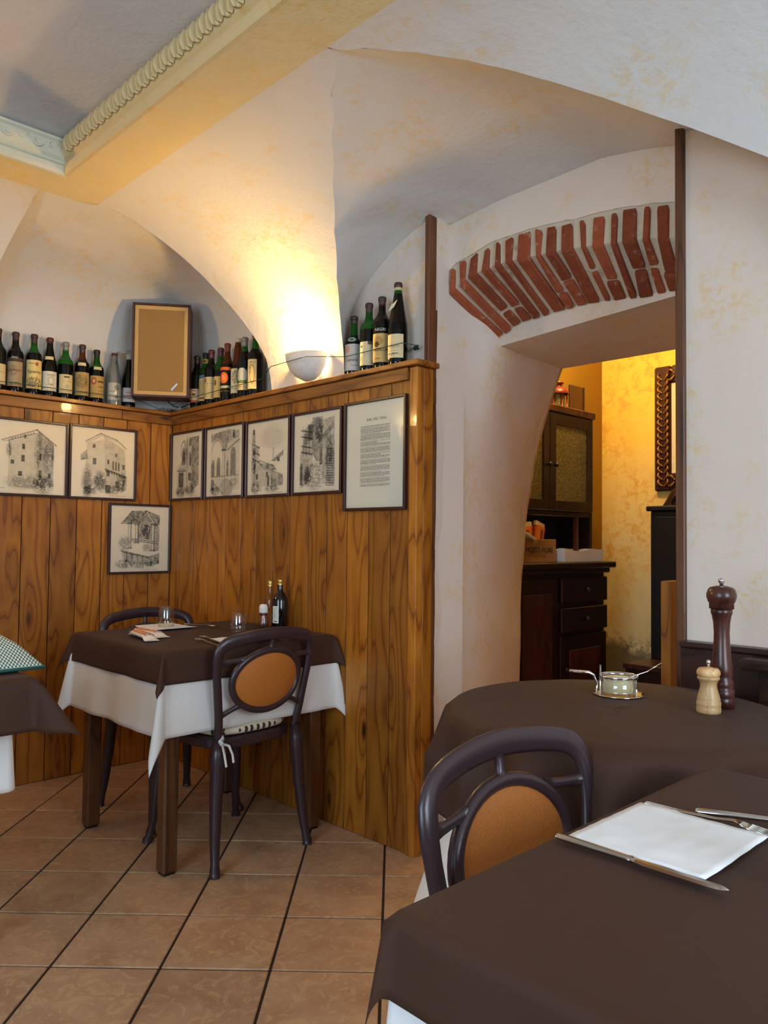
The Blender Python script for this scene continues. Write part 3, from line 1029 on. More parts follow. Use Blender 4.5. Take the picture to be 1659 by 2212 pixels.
part('body', MB().box(-.325, .35, -.12, .24, .06, 1.385, .006), 'black', bc)
part('top_board', MB().box(-.345, .37, -.14, .24, 1.385, 1.415, .006), 'black', bc)
for sx in (-.29, .31):
    for sy in (-.09, .2):
        part('leg', MB().box(sx - .025, sx + .025, sy - .025, sy + .025, 0, .062, .003), 'black', bc)
cs = MB()
rows = []
for k in range(17):
    t_ = k / 16
    x_ = -.30 + .62 * t_
    hh = .02 + .15 * math.sin(PI * min(1, t_ * 1.02)) ** .42
    rows.append([(x_, .02 + .035 * math.cos(a), 1.415 + hh * max(0, math.sin(a))) for a in [PI * q / 8 for q in range(9)]])
cs.grid(rows, True)
crest = part('crest', cs, 'darkwood', bc)
ck = MB()
for k in range(5):
    ck.tube([(-.25 + .05 * k + .05 * t_, -.012 - .012 * math.sin(PI * t_), 1.425 + .11 * t_ * (1 - .3 * t_)) for t_ in [q / 6 for q in range(7)]], .007, 6)
part('carving', ck, 'darkpanel', crest)
part('door', MB().box(-.30, .02, -.128, -.119, .10, 1.35, .003), 'black', bc)
part('keyhole_plate', MB().box(-.02, .0, -.132, -.127, .88, .93, .001), 'steel', bc)
st = thing('low_stool', 'low dark brown wooden stool standing below the damp yellow wall', 'stool', (1.86, 1.98, 0))
part('seat', MB().box(-.14, .16, -.12, .14, .495, .525, .004), 'darkpanel', st)
part('apron', MB().box(-.13, .15, -.11, .13, .40, .495, .003), 'darkwood', st)
for sx in (-.12, .14):
    for sy in (-.1, .12):
        part('leg', MB().box(sx - .018, sx + .018, sy - .018, sy + .018, 0, .40, .002), 'darkwood', st)

# ------------------------------------------------------------------ pictures
class Sketch:
    def __init__(s, w, h, seed):
        s.a = np.ones((h, w))
        s.X, s.Y = np.meshgrid((np.arange(w) + .5) / w, (np.arange(h) + .5) / h)
        r = np.random.RandomState(seed)
        s.r = r
        q_ = r.rand(h + 2, w + 2)
        s.nz = np.clip(.5 + 1.5 * ((q_[1:-1, 1:-1] * 2 + q_[:-2, 1:-1] + q_[2:, 1:-1] + q_[1:-1, :-2] + q_[1:-1, 2:]) / 6 - .5), 0, 1)
        g = r.rand(h // 6 + 3, w // 6 + 3)
        yy, xx = np.arange(h) / 6., np.arange(w) / 6.
        y0, x0 = yy.astype(int), xx.astype(int)
        fy, fx = (yy - y0)[:, None], (xx - x0)[None]
        s.lo = g[y0][:, x0] * (1 - fy) * (1 - fx) + g[y0 + 1][:, x0] * fy * (1 - fx) + g[y0][:, x0 + 1] * (1 - fy) * fx + g[y0 + 1][:, x0 + 1] * fy * fx
    def mask(s, pts):
        m = np.zeros(s.a.shape, bool)
        n = len(pts)
        for i in range(n):
            (xa, ya), (xb_, yb) = pts[i], pts[(i + 1) % n]
            c = ((ya > s.Y) != (yb > s.Y))
            with np.errstate(divide='ignore', invalid='ignore'):
                xi = (xb_ - xa) * (s.Y - ya) / (yb - ya if yb != ya else 1e-9) + xa
            m ^= c & (s.X < xi)
        return m
    def poly(s, pts, tone, tex=.35):
        m = s.mask(pts)
        t = 1 - tone * (1 - tex + tex * 2 * s.nz * s.lo * 1.6)
        s.a[m] = np.minimum(s.a[m], t[m])
        return s
    def fill(s, pts, val):
        s.a[s.mask(pts)] = val
        return s
    def line(s, *pts, w=.006, d=.7):
        for (xa, ya), (xb_, yb) in zip(pts[:-1], pts[1:]):
            dx, dy = xb_ - xa, yb - ya
            L = dx * dx + dy * dy + 1e-12
            t = np.clip(((s.X - xa) * dx + (s.Y - ya) * dy) / L, 0, 1)
            q = np.hypot(s.X - xa - t * dx, s.Y - ya - t * dy)
            s.a -= d * np.clip(1.4 - q / w, 0, 1) * (.5 + .5 * s.nz) * (s.a > .1)
        s.a = np.clip(s.a, .06, 1)
        return s
    def win(s, x, y, w, h, d=.85, arch=False):
        s.poly([(x, y), (x + w, y), (x + w, y + h), (x, y + h)], d, .2)
        s.line((x, y), (x + w, y), w=.004, d=.5)
        if arch:
            s.ell(x + w / 2, y + h, w / 2, w * .7, d)
        return s
    def ell(s, cx, cy, rx, ry, d, ring=False):
        q = np.hypot((s.X - cx) / rx, (s.Y - cy) / ry)
        m = (abs(q - 1) < .12) if ring else (q < 1)
        s.a[m] = np.minimum(s.a[m], 1 - d * (.7 + .5 * s.nz[m] * s.lo[m]))
        return s
    def scrib(s, cx, cy, rx, ry, d, th=.45):
        q = 1 - np.hypot((s.X - cx) / rx, (s.Y - cy) / ry)
        k = np.clip(q * 2.2, 0, 1) * (s.lo * .6 + s.nz * .6 > th)
        s.a -= d * k * (.4 + .6 * s.nz)
        s.a = np.clip(s.a, .06, 1)
        return s
    def sign(s, x, y, w):
        for k in range(7):
            xa = x + w * k / 7
            s.line((xa, y + .004 * s.r.rand()), (xa + w / 10, y - .004 * s.r.rand()), w=.0035, d=.55)
        return s
    def rgb(s, tint=(.84, .76, .62)):
        t = np.array(tint)
        ink = np.array([.055, .048, .04])
        return s.a[..., None] ** 1.3 * (t - ink) + ink
RES = 132
def sk_tower(seed):
    s = Sketch(RES, RES, seed)
    s.poly([(.2, .1), (.58, .08), (.60, .86), (.20, .74)], .16).poly([(.58, .08), (.83, .12), (.82, .72), (.60, .88)], .36)
    s.line((.10, .72), (.58, .90), w=.008).line((.58, .90), (.86, .70), w=.010).line((.12, .70), (.57, .85), w=.004).line((.20, .72), (.22, .52), w=.006).line((.82, .70), (.82, .5), w=.006)
    for k in range(9):
        x = .24 + .036 * k
        s.line((x, .76 + .012 * k), (x + .012, .745 + .012 * k), w=.007, d=.8)
    for x, y, w, h in ((.40, .77, .035, .045), (.38, .62, .04, .07), (.37, .45, .05, .09), (.23, .41, .045, .05), (.33, .25, .06, .06), (.62, .48, .035, .09), (.61, .24, .05, .10), (.75, .24, .04, .06)):
        s.win(x, y, w, h)
    s.scrib(.68, .14, .18, .16, .6).scrib(.4, .16, .3, .12, .35).scrib(.75, .55, .10, .25, .4).scrib(.6, .62, .06, .3, .3).scrib(.2, .6, .05, .12, .4)
    return s.sign(.05, .07, .12).sign(.68, .03, .14)
def sk_house(seed):
    s = Sketch(RES, RES, seed)
    s.poly([(.2, .12), (.55, .06), (.55, .86), (.24, .78)], .14).poly([(.55, .06), (.88, .12), (.84, .72), (.50, .90)], .22)
    s.line((.22, .80), (.45, .93), (.70, .86), (.86, .74), w=.008).line((.24, .78), (.46, .90), w=.004).line((.46, .91), (.72, .83), w=.004)
    s.ell(.35, .74, .025, .03, .8).ell(.70, .63, .022, .028, .8).poly([(.14, .6), (.24, .68), (.26, .55), (.15, .52)], .45)
    s.win(.33, .48, .055, .085).win(.56, .50, .03, .06).win(.80, .43, .04, .07)
    for k in range(3):
        s.win(.645 + .045 * k, .42 - .01 * k, .025, .11, .8, True)
    s.win(.55, .32, .05, .08)
    for k in range(8):
        x = .54 + .042 * k
        s.line((x, .41 - .011 * k), (x + .016, .385 - .011 * k), w=.011, d=.8)
    s.line((.53, .42), (.88, .32), w=.008)
    s.scrib(.45, .24, .12, .16, .8, .4).scrib(.25, .2, .10, .3, .55).scrib(.8, .24, .10, .16, .6).scrib(.3, .1, .14, .08, .6).scrib(.65, .12, .2, .08, .5)
    s.win(.54, .08, .07, .11, .9).win(.70, .16, .05, .09).win(.82, .18, .03, .09)
    return s.sign(.6, .035, .28).sign(.22, .08, .1)
def sk_fountain(seed):
    s = Sketch(RES, RES, seed)
    s.poly([(.2, .74), (.36, .92), (.62, .93), (.48, .74)], .62, .5).poly([(.62, .93), (.84, .86), (.84, .72), (.78, .70)], .55, .5)
    s.line((.18, .73), (.36, .92), w=.007).line((.60, .93), (.78, .71), w=.014, d=.2).line((.60, .93), (.80, .70), w=.006).line((.18, .73), (.5, .74), w=.007)
    s.poly([(.46, .5), (.74, .48), (.74, .74), (.60, .90), (.46, .72)], .5, .6).poly([(.74, .3), (.83, .32), (.83, .7), (.74, .72)], .42, .5)
    for x, y0, y1 in ((.30, .36, .73), (.42, .44, .72), (.70, .32, .72)):
        s.fill([(x, y0), (x + .045, y0), (x + .045, y1), (x, y1)], .93)
        s.line((x, y0), (x, y1), w=.004).line((x + .045, y0), (x + .045, y1), w=.009)
        s.line((x - .02, y1), (x + .06, y1), w=.010).line((x - .02, y0), (x + .06, y0), w=.010)
    s.poly([(.36, .50), (.74, .46), (.74, .43), (.36, .47)], .3).line((.36, .50), (.74, .46), w=.006).line((.36, .47), (.82, .42), w=.006)
    s.poly([(.20, .32), (.66, .22), (.84, .26), (.84, .12), (.66, .08), (.22, .16)], .32, .6)
    s.line((.18, .32), (.66, .22), (.84, .27), w=.009).line((.20, .30), (.66, .20), w=.005)
    for k in range(5):
        s.line((.28 + .09 * k, .28 - .018 * k), (.28 + .09 * k, .16 - .014 * k), w=.008, d=.5)
    s.poly([(.68, .08), (.84, .12), (.84, .25), (.68, .2)], .6, .6)
    s.scrib(.24, .42, .12, .14, .5).scrib(.25, .12, .18, .08, .7).scrib(.55, .1, .25, .06, .5).scrib(.62, .36, .1, .08, .5).scrib(.6, .64, .1, .12, .6)
    return s.sign(.55, .03, .25)
def sk_gothic(seed):
    s = Sketch(RES, RES, seed)
    s.poly([(.14, .06), (.62, .08), (.62, .92), (.40, .90), (.32, .6), (.2, .5)], .2).poly([(.62, .06), (.86, .2), (.86, .93), (.62, .93)], .5, .6)
    for k in range(6):
        s.line((.66 + .035 * k, .25 + .02 * k), (.66 + .035 * k, .92), w=.005, d=.5)
    s.win(.32, .52, .10, .2, .6, True).win(.56, .50, .06, .16, .8, True).ell(.37, .74, .09, .14, .5, True)
    s.win(.22, .18, .16, .22, .85).line((.16, .43), (.44, .42), w=.012).line((.16, .46), (.46, .45), w=.005)
    s.win(.54, .27, .09, .12, .8).win(.54, .80, .08, .08, .7, True).line((.49, .1), (.49, .95), w=.008)
    s.scrib(.3, .1, .2, .1, .7).scrib(.6, .12, .2, .12, .5).scrib(.42, .65, .12, .2, .35)
    return s.sign(.6, .03, .25)
def sk_arches(seed):
    s = Sketch(RES, RES, seed)
    s.poly([(.12, .60), (.12, .92), (.62, .96), (.9, .93), (.9, .08), (.12, .08)], .14)
    s.poly([(.12, .78), (.12, .92), (.62, .96), (.56, .70), (.46, .62), (.42, .78), (.30, .86), (.18, .80)], .5, .5)
    s.fill([(.14, .46), (.44, .46), (.44, .68), (.36, .79), (.26, .81), (.16, .72)], .95)
    s.line((.14, .66), (.20, .78), (.30, .83), (.40, .77), (.44, .66), w=.006)
    s.poly([(.56, .76), (.88, .84), (.88, .92), (.6, .95)], .35, .6).line((.56, .66), (.9, .80), w=.010).win(.72, .83, .045, .09, .85, True)
    for x, w, h in ((.14, .09, .24), (.29, .10, .26), (.55, .06, .24), (.66, .14, .36)):
        s.win(x, .30, w, h - .06, .62, True)
    s.fill([(.455, .06), (.505, .06), (.505, .66), (.455, .66)], .9)
    s.line((.455, .06), (.455, .66), w=.004).line((.505, .06), (.505, .66), w=.009).line((.43, .67), (.53, .67), w=.016)
    s.line((.14, .29), (.88, .29), w=.006).ell(.55, .12, .18, .13, .4)
    s.fill([(.14, .24), (.20, .24), (.48, .06), (.42, .05)], .9)
    s.line((.14, .24), (.46, .05), w=.008).win(.14, .1, .08, .1, .7, True)
    return s.scrib(.25, .08, .16, .08, .7).scrib(.75, .2, .14, .08, .3).sign(.66, .03, .2)
def sk_village(seed):
    s = Sketch(RES, RES, seed)
    s.scrib(.6, .78, .34, .2, .18, .3)
    s.poly([(.10, .05), (.10, .86), (.15, .95), (.18, .86), (.18, .7), (.28, .62), (.28, .5), (.36, .4), (.36, .05)], .28, .6)
    for y in (.72, .62, .52):
        s.poly([(.12, y), (.30, y - .06), (.30, y - .09), (.12, y - .02)], .75)
    s.poly([(.28, .44), (.62, .40), (.72, .32), (.4, .34)], .55, .6).poly([(.32, .12), (.56, .10), (.56, .34), (.36, .36)], .22)
    s.poly([(.56, .34), (.86, .26), (.86, .12), (.58, .1)], .5, .6).poly([(.58, .46), (.86, .58), (.86, .52), (.66, .44)], .6).win(.72, .44, .06, .06)
    s.line((.62, .5), (.63, .62), w=.008).line((.30, .47), (.66, .38), w=.008)
    for x, y in ((.14, .56), (.15, .36), (.22, .22), (.46, .24), (.13, .84)):
        s.win(x, y, .045, .07)
    s.win(.49, .12, .05, .13).scrib(.6, .08, .2, .05, .7).scrib(.2, .1, .12, .1, .6).scrib(.16, .5, .06, .4, .5)
    return s.sign(.6, .025, .26)
def sk_alley(seed):
    s = Sketch(RES, RES, seed)
    s.poly([(.40, .5), (.40, .95), (.62, .95), (.62, .4), (.50, .38)], .5, .5).poly([(.62, .1), (.62, .9), (.86, .93), (.88, .08)], .30, .6)
    s.poly([(.14, .05), (.14, .5), (.20, .62), (.22, .8), (.42, .92), (.42, .35), (.32, .12)], .34, .6)
    s.win(.30, .66, .12, .2, .75).win(.22, .62, .10, .14, .55)
    for y in (.80, .72, .60, .52):
        s.line((.16, y), (.40, y - .04), w=.010, d=.8)
    for x in (.2, .27, .34):
        s.line((x, .46), (x, .84), w=.005)
    s.win(.56, .34, .06, .18, .7, True).win(.14, .10, .06, .24, .85, True)
    s.poly([(.62, .72), (.84, .86), (.86, .80), (.64, .66)], .6)
    for k in range(16):
        s.line((.70 + .006 * (k % 3), .08 + .03 * k), (.86, .07 + .03 * k), w=.010, d=.6)
    s.scrib(.45, .2, .22, .22, .45).scrib(.3, .2, .1, .14, .7).scrib(.55, .75, .1, .2, .4).scrib(.75, .5, .1, .3, .4)
    for k in range(6):
        s.line((.36 + .01 * k, .08 + .05 * k), (.62, .06 + .05 * k), w=.004, d=.4)
    return s.sign(.62, .02, .26)
def sk_text(seed):
    s = Sketch(150, 190, seed)
    r = s.r
    y, par = .775, 0
    ends = {5, 11, 14, 19, 21, 25, 30, 33, 37}
    for k in range(40):
        if y < .20:
            break
        x1 = .76 if k not in ends else .76 - .3 * r.rand()
        xs = .25
        while xs < x1:
            w = .012 + .03 * r.rand()
            m = (abs(s.Y - y) < .0042) & (s.X > xs) & (s.X < min(xs + w, x1))
            s.a[m] = .42 + .2 * s.nz[m]
            xs += w + .006
        y -= .0145
    return s
def framed(name, label, wall, a0, a1, z0, z1, sketch, tint=(.95, .83, .64), dep=.018):
    """picture on the left (x=0) or back (y=0) panelling, spanning a0..a1 along it"""
    w, h = a1 - a0, z1 - z0
    if wall == 'L':
        t = thing(name, label, 'picture', (0, (a0 + a1) / 2, (z0 + z1) / 2), PI / 2, 'framed prints on the pine panelling')
    else:
        t = thing(name, label, 'picture', ((a0 + a1) / 2, 0, (z0 + z1) / 2), 0, 'framed prints on the pine panelling')
    fr_ = MB()
    b = .012
    for (xa, xb_, za, zb) in ((-w / 2, -w / 2 + b, -h / 2, h / 2), (w / 2 - b, w / 2, -h / 2, h / 2), (-w / 2 + b, w / 2 - b, h / 2 - b, h / 2), (-w / 2 + b, w / 2 - b, -h / 2, -h / 2 + b)):
        fr_.box(xa, xb_, -dep, -.0008, za, zb, .002)
    part('frame', fr_, 'frame', t)
    iw, ih = w / 2 - b + .001, h / 2 - b + .001
    print_grid('print', sketch.rgb(tint), lambda u, v: (-iw + 2 * iw * u, -.007, -ih + 2 * ih * v), t)
    part('backing', MB().box(-iw, iw, -.006, -.001, -ih, ih), 'paper', t)
    part('pane', MB().add([(-iw, -.0112, -ih), (iw, -.0112, -ih), (iw, -.0112, ih), (-iw, -.0112, ih)], [(0, 1, 2, 3)]), 'pane', t)
    return t
framed('framed_print', 'framed sketch of a tall stone tower house, cut by the left edge of the photo', 'L', -.945, -.583, 1.393, 1.768, sk_tower(1))
framed('framed_print', 'framed sketch of a gabled house with a row of balcony brackets, on the left wall', 'L', -.578, -.214, 1.392, 1.773, sk_house(2))
framed('framed_print', 'framed sketch of a roofed fountain on columns, hung alone below the others', 'L', -.362, -.004, 1.004, 1.379, sk_fountain(3))
framed('framed_print', 'framed sketch of gothic windows and a doorway, first on the right from the corner', 'B', .012, .352, 1.402, 1.776, sk_gothic(4))
framed('framed_print', 'framed sketch of courtyard arches with a slim column', 'B', .365, .724, 1.401, 1.774, sk_arches(5))
framed('framed_print', 'framed sketch of village rooftops under a cloudy sky', 'B', .739, 1.094, 1.396, 1.768, sk_village(6))
framed('framed_print', 'framed sketch of a narrow alley with wooden balconies, beside the framed text page', 'B', 1.107, 1.453, 1.396, 1.767, sk_alley(7))
tp = framed('framed_print', 'larger framed page of printed text on the pine panelling by the dark post', 'B', 1.467, 1.831, 1.318, 1.772, sk_text(8), (.95, .85, .67))
me = text_mesh('DAL VAL VIGLI', .0155, spacing=1.15)
xf(me, lambda c: Vector((c.x + .01, -.0075 - c.z, c.y + .145)))
link('lettering', me, 'inkgold', tp)
# ------------------------------------------------------------------ wine bottles
LZ = 1.895
def bprofile(kind, H, r):
    nr = .0142
    if kind == 'claret':
        return [(0, .012), (r * .55, .006), (r * .86, 0), (r * .98, .004), (r, .012), (r, H * .60), (r * .985, H * .635), (r * .90, H * .675), (r * .66, H * .715), (nr * 1.35, H * .755), (nr * 1.1, H * .80), (nr, H * .94), (nr * 1.12, H * .945), (nr * 1.12, H * .972), (nr * .95, H * .975), (nr * .8, H * .99), (0, H * .992)]
    if kind == 'burgundy':
        return [(0, .012), (r * .55, .006), (r * .86, 0), (r * .98, .004), (r, .012), (r, H * .47), (r * .96, H * .53), (r * .84, H * .60), (r * .66, H * .68), (nr * 1.45, H * .76), (nr * 1.15, H * .84), (nr, H * .94), (nr * 1.12, H * .945), (nr * 1.12, H * .972), (nr * .95, H * .975), (nr * .8, H * .99), (0, H * .992)]
    if kind == 'hock':
        return [(0, .012), (r * .55, .006), (r * .86, 0), (r * .98, .004), (r, .012), (r, H * .42), (r * .94, H * .50), (r * .82, H * .58), (r * .66, H * .68), (nr * 1.5, H * .78), (nr * 1.2, H * .87), (nr, H * .95), (nr * 1.12, H * .952), (nr * 1.12, H * .975), (nr * .95, H * .978), (nr * .8, H * .99), (0, H * .992)]
    # 'squat': marsala style with high square shoulders
    return [(0, .012), (r * .55, .006), (r * .86, 0), (r * .98, .004), (r, .012), (r, H * .52), (r * .98, H * .555), (r * .86, H * .585), (r * .55, H * .61), (nr * 1.3, H * .64), (nr * 1.15, H * .72), (nr, H * .92), (nr * 1.2, H * .925), (nr * 1.2, H * .965), (nr * .95, H * .97), (nr * .8, H * .99), (0, H * .992)]
CREAM, TAN, PALE, GREY_ = srgb(222, 198, 144)[:3], srgb(182, 150, 96)[:3], srgb(226, 214, 186)[:3], srgb(176, 170, 152)[:3]
def label_img(base, ops, seed, w=34, h=44):
    r = np.random.RandomState(seed)
    Xg, Yg = np.meshgrid((np.arange(w) + .5) / w, (np.arange(h) + .5) / h)
    img = np.ones((h, w, 3)) * np.array(base)
    img *= (.90 + .16 * r.rand(h, w))[..., None]
    for op in ops:
        k, a, col = op[0], op[1], np.array(op[2])
        if k == 'rect':
            m = (Xg > a[0]) & (Xg < a[1]) & (Yg > a[2]) & (Yg < a[3])
        elif k == 'ell':
            m = np.hypot((Xg - a[0]) / a[2], (Yg - a[1]) / a[3]) < 1
        elif k == 'ring':
            m = abs(np.hypot((Xg - a[0]) / a[2], (Yg - a[1]) / a[3]) - 1) < .18
        elif k == 'text':    # one line of small print
            m = (abs(Yg - a[2]) < .014) & (Xg > a[0]) & (Xg < a[1]) & (r.rand(h, w) > .3)
        elif k == 'scrib':
            m = (np.hypot((Xg - a[0]) / a[2], (Yg - a[1]) / a[3]) < 1) & (r.rand(h, w) > .45)
        img[m] = img[m] * .15 + col * .85
    return img
INK = srgb(40, 30, 24)[:3]
RED = srgb(160, 40, 28)[:3]
def curved(R, ang0, halfw, z0, z1):
    return lambda u, v: ((R + .0006) * math.sin(-halfw + 2 * halfw * u), -(R + .0006) * math.cos(-halfw + 2 * halfw * u), z0 + (z1 - z0) * v)
def bottle(label, x, y, H, r, kind, glassm, caps, fill, lab, face, group, necklab=None, texts=(), extra=None):
    t = thing('wine_bottle', label, 'bottle', (x, y, LZ), face, group)
    pr = bprofile(kind, H, r)
    zs = [p[1] for p in pr]
    mats = [1 if (zs[j] + zs[j + 1]) / 2 < fill * H else 0 for j in range(len(pr) - 1)]
    # split the profile at the fill level so wine and empty glass meet there
    for j in range(5, len(pr) - 1):
        if pr[j][1] < fill * H < pr[j + 1][1]:
            q = (fill * H - pr[j][1]) / (pr[j + 1][1] - pr[j][1])
            pr.insert(j + 1, (pr[j][0] + (pr[j + 1][0] - pr[j][0]) * q, fill * H))
            mats = mats[:j] + [1, 0] + mats[j + 1:]
            break
    part('glass_body', MB().lathe(pr, 24, mats=mats), [glassm, 'wine'], t)
    if caps:
        cm_, c0 = caps
        nr = .0150
        part('capsule', MB().lathe([(nr * 1.02, H * c0), (nr, H * .93), (nr * 1.16, H * .94), (nr * 1.16, H * .978), (nr, H * .995), (nr * .6, H), (0, H)], 16), cm_, t)
    if lab:
        img, hw, z0, z1 = lab
        lo = print_grid('label', img, curved(r, 0, hw, z0 * H, z1 * H), t)
        for (body, sz, tz, mt_, sh) in texts:
            me = text_mesh(body, sz, shear=sh, depth=.0002)
            Rr = r + .0012
            xf(me, lambda c: Vector((Rr * math.sin(c.x / Rr), -(Rr + c.z) * math.cos(c.x / Rr), c.y + tz * H)))
            link('lettering', me, mt_, lo)
    if necklab:
        img, hw, z0, z1, rr = necklab
        print_grid('neck_label', img, lambda u, v: ((rr[0] + (rr[1] - rr[0]) * v + .001) * math.sin(-hw + 2 * hw * u), -(rr[0] + (rr[1] - rr[0]) * v + .001) * math.cos(-hw + 2 * hw * u), (z0 + (z1 - z0) * v) * H), t)
    if extra:
        extra(t, H, r)
    return t
GL, GRR, GQ = 'old bottles along the left ledge', 'old bottles in the corner right of the loudspeaker', 'old bottles on the ledge right of the lamp'
fL = PI / 2 - .30      # local -y turned towards the room
def sh_lab(base, ops, seed, H, r, z0=.61, z1=.665, hw=.55):
    return (label_img(base, ops, seed, 16, 10), hw, z0, z1, (r * .99, r * .93))
bl = [
 ('dark bottle with a beige label at the very left edge of the ledge', -.914, .305, 'claret', 'glassdark', ('foilbrown', .80), .62, CREAM, [('text', (.1, .9, .6), INK)], ()),
 ('dark bottle with a large greyish pink label, first whole one from the left', -.833, .302, 'claret', 'glassdark', ('foilbrown', .74), .70, srgb(170, 146, 112)[:3],
   [('rect', (0, 1, .86, 1), INK), ('scrib', (.35, .55, .3, .2), srgb(130, 104, 76)[:3]), ('text', (.1, .9, .12), INK), ('text', (.2, .9, .06), INK)], (('Gattinara', .020, .36, 'foilrust', 0), ('SIVO', .014, .56, 'inkwhite', 0))),
 ('green necked bottle with a yellow picture label and a red seal', -.745, .308, 'claret', 'glassgreen', ('foilbrown', .82), .68, srgb(232, 202, 128)[:3],
   [('ell', (.62, .86, .09, .07), RED), ('scrib', (.5, .22, .46, .2), srgb(70, 54, 38)[:3]), ('ell', (.4, .16, .22, .10), srgb(150, 130, 96)[:3]), ('text', (.1, .5, .88), INK)], (('Spanna', .024, .37, 'ink', 0),)),
 ('dark sloping bottle with a burgundy capsule and pale arch label', -.668, .305, 'burgundy', 'glassdark', ('foilred', .78), .80, PALE,
   [('ring', (.62, .52, .16, .2), GREY_), ('rect', (.40, .85, .78, .86), GREY_), ('text', (.3, .8, .3), INK), ('text', (.1, .7, .14), INK)], ()),
 ('bright green bottle with a low cream label and empty green shoulder', -.588, .298, 'claret', 'glassgreen', ('foilsilver', .80), .58, CREAM,
   [('rect', (.36, .7, .82, .90), INK), ('text', (.3, .8, .62), INK), ('ell', (.55, .36, .12, .12), GREY_), ('text', (.1, .9, .1), TAN)], ()),
 ('bottle with a worn brown mottled label and amber neck', -.502, .300, 'claret', 'glassbrown', ('foilbrown', .84), .72, TAN,
   [('scrib', (.5, .6, .4, .3), srgb(118, 92, 54)[:3]), ('text', (.1, .9, .12), INK)], ()),
 ('bottle with a black capsule and tan label bearing a small red shield', -.425, .286, 'claret', 'glassgreen', ('foilblack', .74), .66, srgb(190, 152, 88)[:3],
   [('ell', (.28, .76, .16, .17), srgb(170, 70, 46)[:3]), ('ell', (.28, .76, .08, .09), srgb(216, 180, 140)[:3]), ('rect', (.5, .95, .7, .78), INK), ('text', (.5, .9, .5), INK), ('text', (.5, .9, .3), INK)], ()),
]
for k, (lb_, y, H, kind, gm, cp, fill, base, ops, tx) in enumerate(bl):
    z1_ = .56 if k in (1, 2) else (.50 if k in (5, 6) else .42)
    z0_ = .10
    bottle(lb_, -.038, y, H, .0375, kind, gm, cp, fill, (label_img(base, ops, 20 + k), 1.15 if k != 4 else 1.0, z0_, z1_), fL + (-.1 if k % 2 else .08), GL, sh_lab(CREAM, [], 50 + k, H, .0375) if k in (3, 5, 6) else None, tx)
# the bottle wrapped in clear plastic, and the dark one beside the loudspeaker
def film(t, H, r):
    rows = []
    for j in range(15):
        z = H * 1.02 * j / 14
        rr = r * 1.12 if z < H * .6 else r * 1.12 + (.017 - r * 1.12) * min(1, (z - H * .6) / (H * .22))
        rows.append([((rr + .005 * noise.noise(Vector((math.cos(a) * 3, math.sin(a) * 3, z * 30)))) * math.cos(a), (rr + .005 * noise.noise(Vector((math.sin(a) * 3, math.cos(a) * 3, z * 30)))) * math.sin(a), z + .001) for a in [2 * PI * q / 20 for q in range(20)]])
    o = part('plastic_wrap', MB().grid(rows, True, 0, False, True), M['film'], t)
    tw_ = MB()
    for a in range(5):
        tw_.tube([(.0, 0, H * .98), (.012 + .01 * a, -.006 * a, H * 1.02), (.035 + .012 * a, -.008 * a + .01, H * (1.03 + .012 * a)), (.055 + .006 * a, -.01, H * (1.03 + .018 * a))], [.003, .004, .005, .002], 5)
    part('twisted_end', tw_, M['film'], t)
ft = NT('clear_film')
_tr, _gl, _mx, _df = ft.n('BsdfTransparent'), ft.n('BsdfGlossy'), ft.n('MixShader'), ft.n('BsdfDiffuse')
_gl.inputs['Roughness'].default_value = .15
_df.inputs['Color'].default_value = (.55, .52, .46, 1)
_m2 = ft.n('MixShader')
_m2.inputs[0].default_value = .30
_mx.inputs[0].default_value = .10
ft.l(_tr.outputs[0], _m2.inputs[1]); ft.l(_df.outputs[0], _m2.inputs[2])
ft.l(_m2.outputs[0], _mx.inputs[1]); ft.l(_gl.outputs[0], _mx.inputs[2])
ft.l(_mx.outputs[0], ft.t.nodes['Material Output'].inputs['Surface'])
M['film'] = ft.m
bottle('bottle wrapped in crinkled clear plastic with an oval cream label', -.032, -.330, .285, .036, 'burgundy', 'glassdark', ('foilred', .76), .8,
       (label_img(srgb(214, 206, 176)[:3], [('ell', (.62, .72, .14, .16), srgb(70, 78, 40)[:3]), ('ell', (.6, .2, .12, .1), srgb(70, 78, 40)[:3]), ('text', (.1, .6, .5), INK)], 31), 1.1, .10, .42), fL, GL,
       (label_img(PALE, [('ell', (.7, .5, .2, .45), RED)], 40, 16, 8), .9, .50, .54, (.034, .030)), (), film)
bottle('dark bottle with a white and red label next to the loudspeaker', -.034, -.246, .292, .0365, 'burgundy', 'glassdark', ('foilwhite', .88), .86,
       (label_img(srgb(226, 214, 206)[:3], [('ell', (.9, .84, .2, .14), srgb(120, 40, 48)[:3]), ('rect', (.1, .95, .36, .46), RED), ('text', (.2, .8, .2), INK)], 32), 1.15, .10, .36), fL, GL,
       (label_img(CREAM, [], 41, 16, 8), .5, .50, .56, (.034, .030)), (('MUSTER', .011, .27, 'red', 0),))
fR = .52
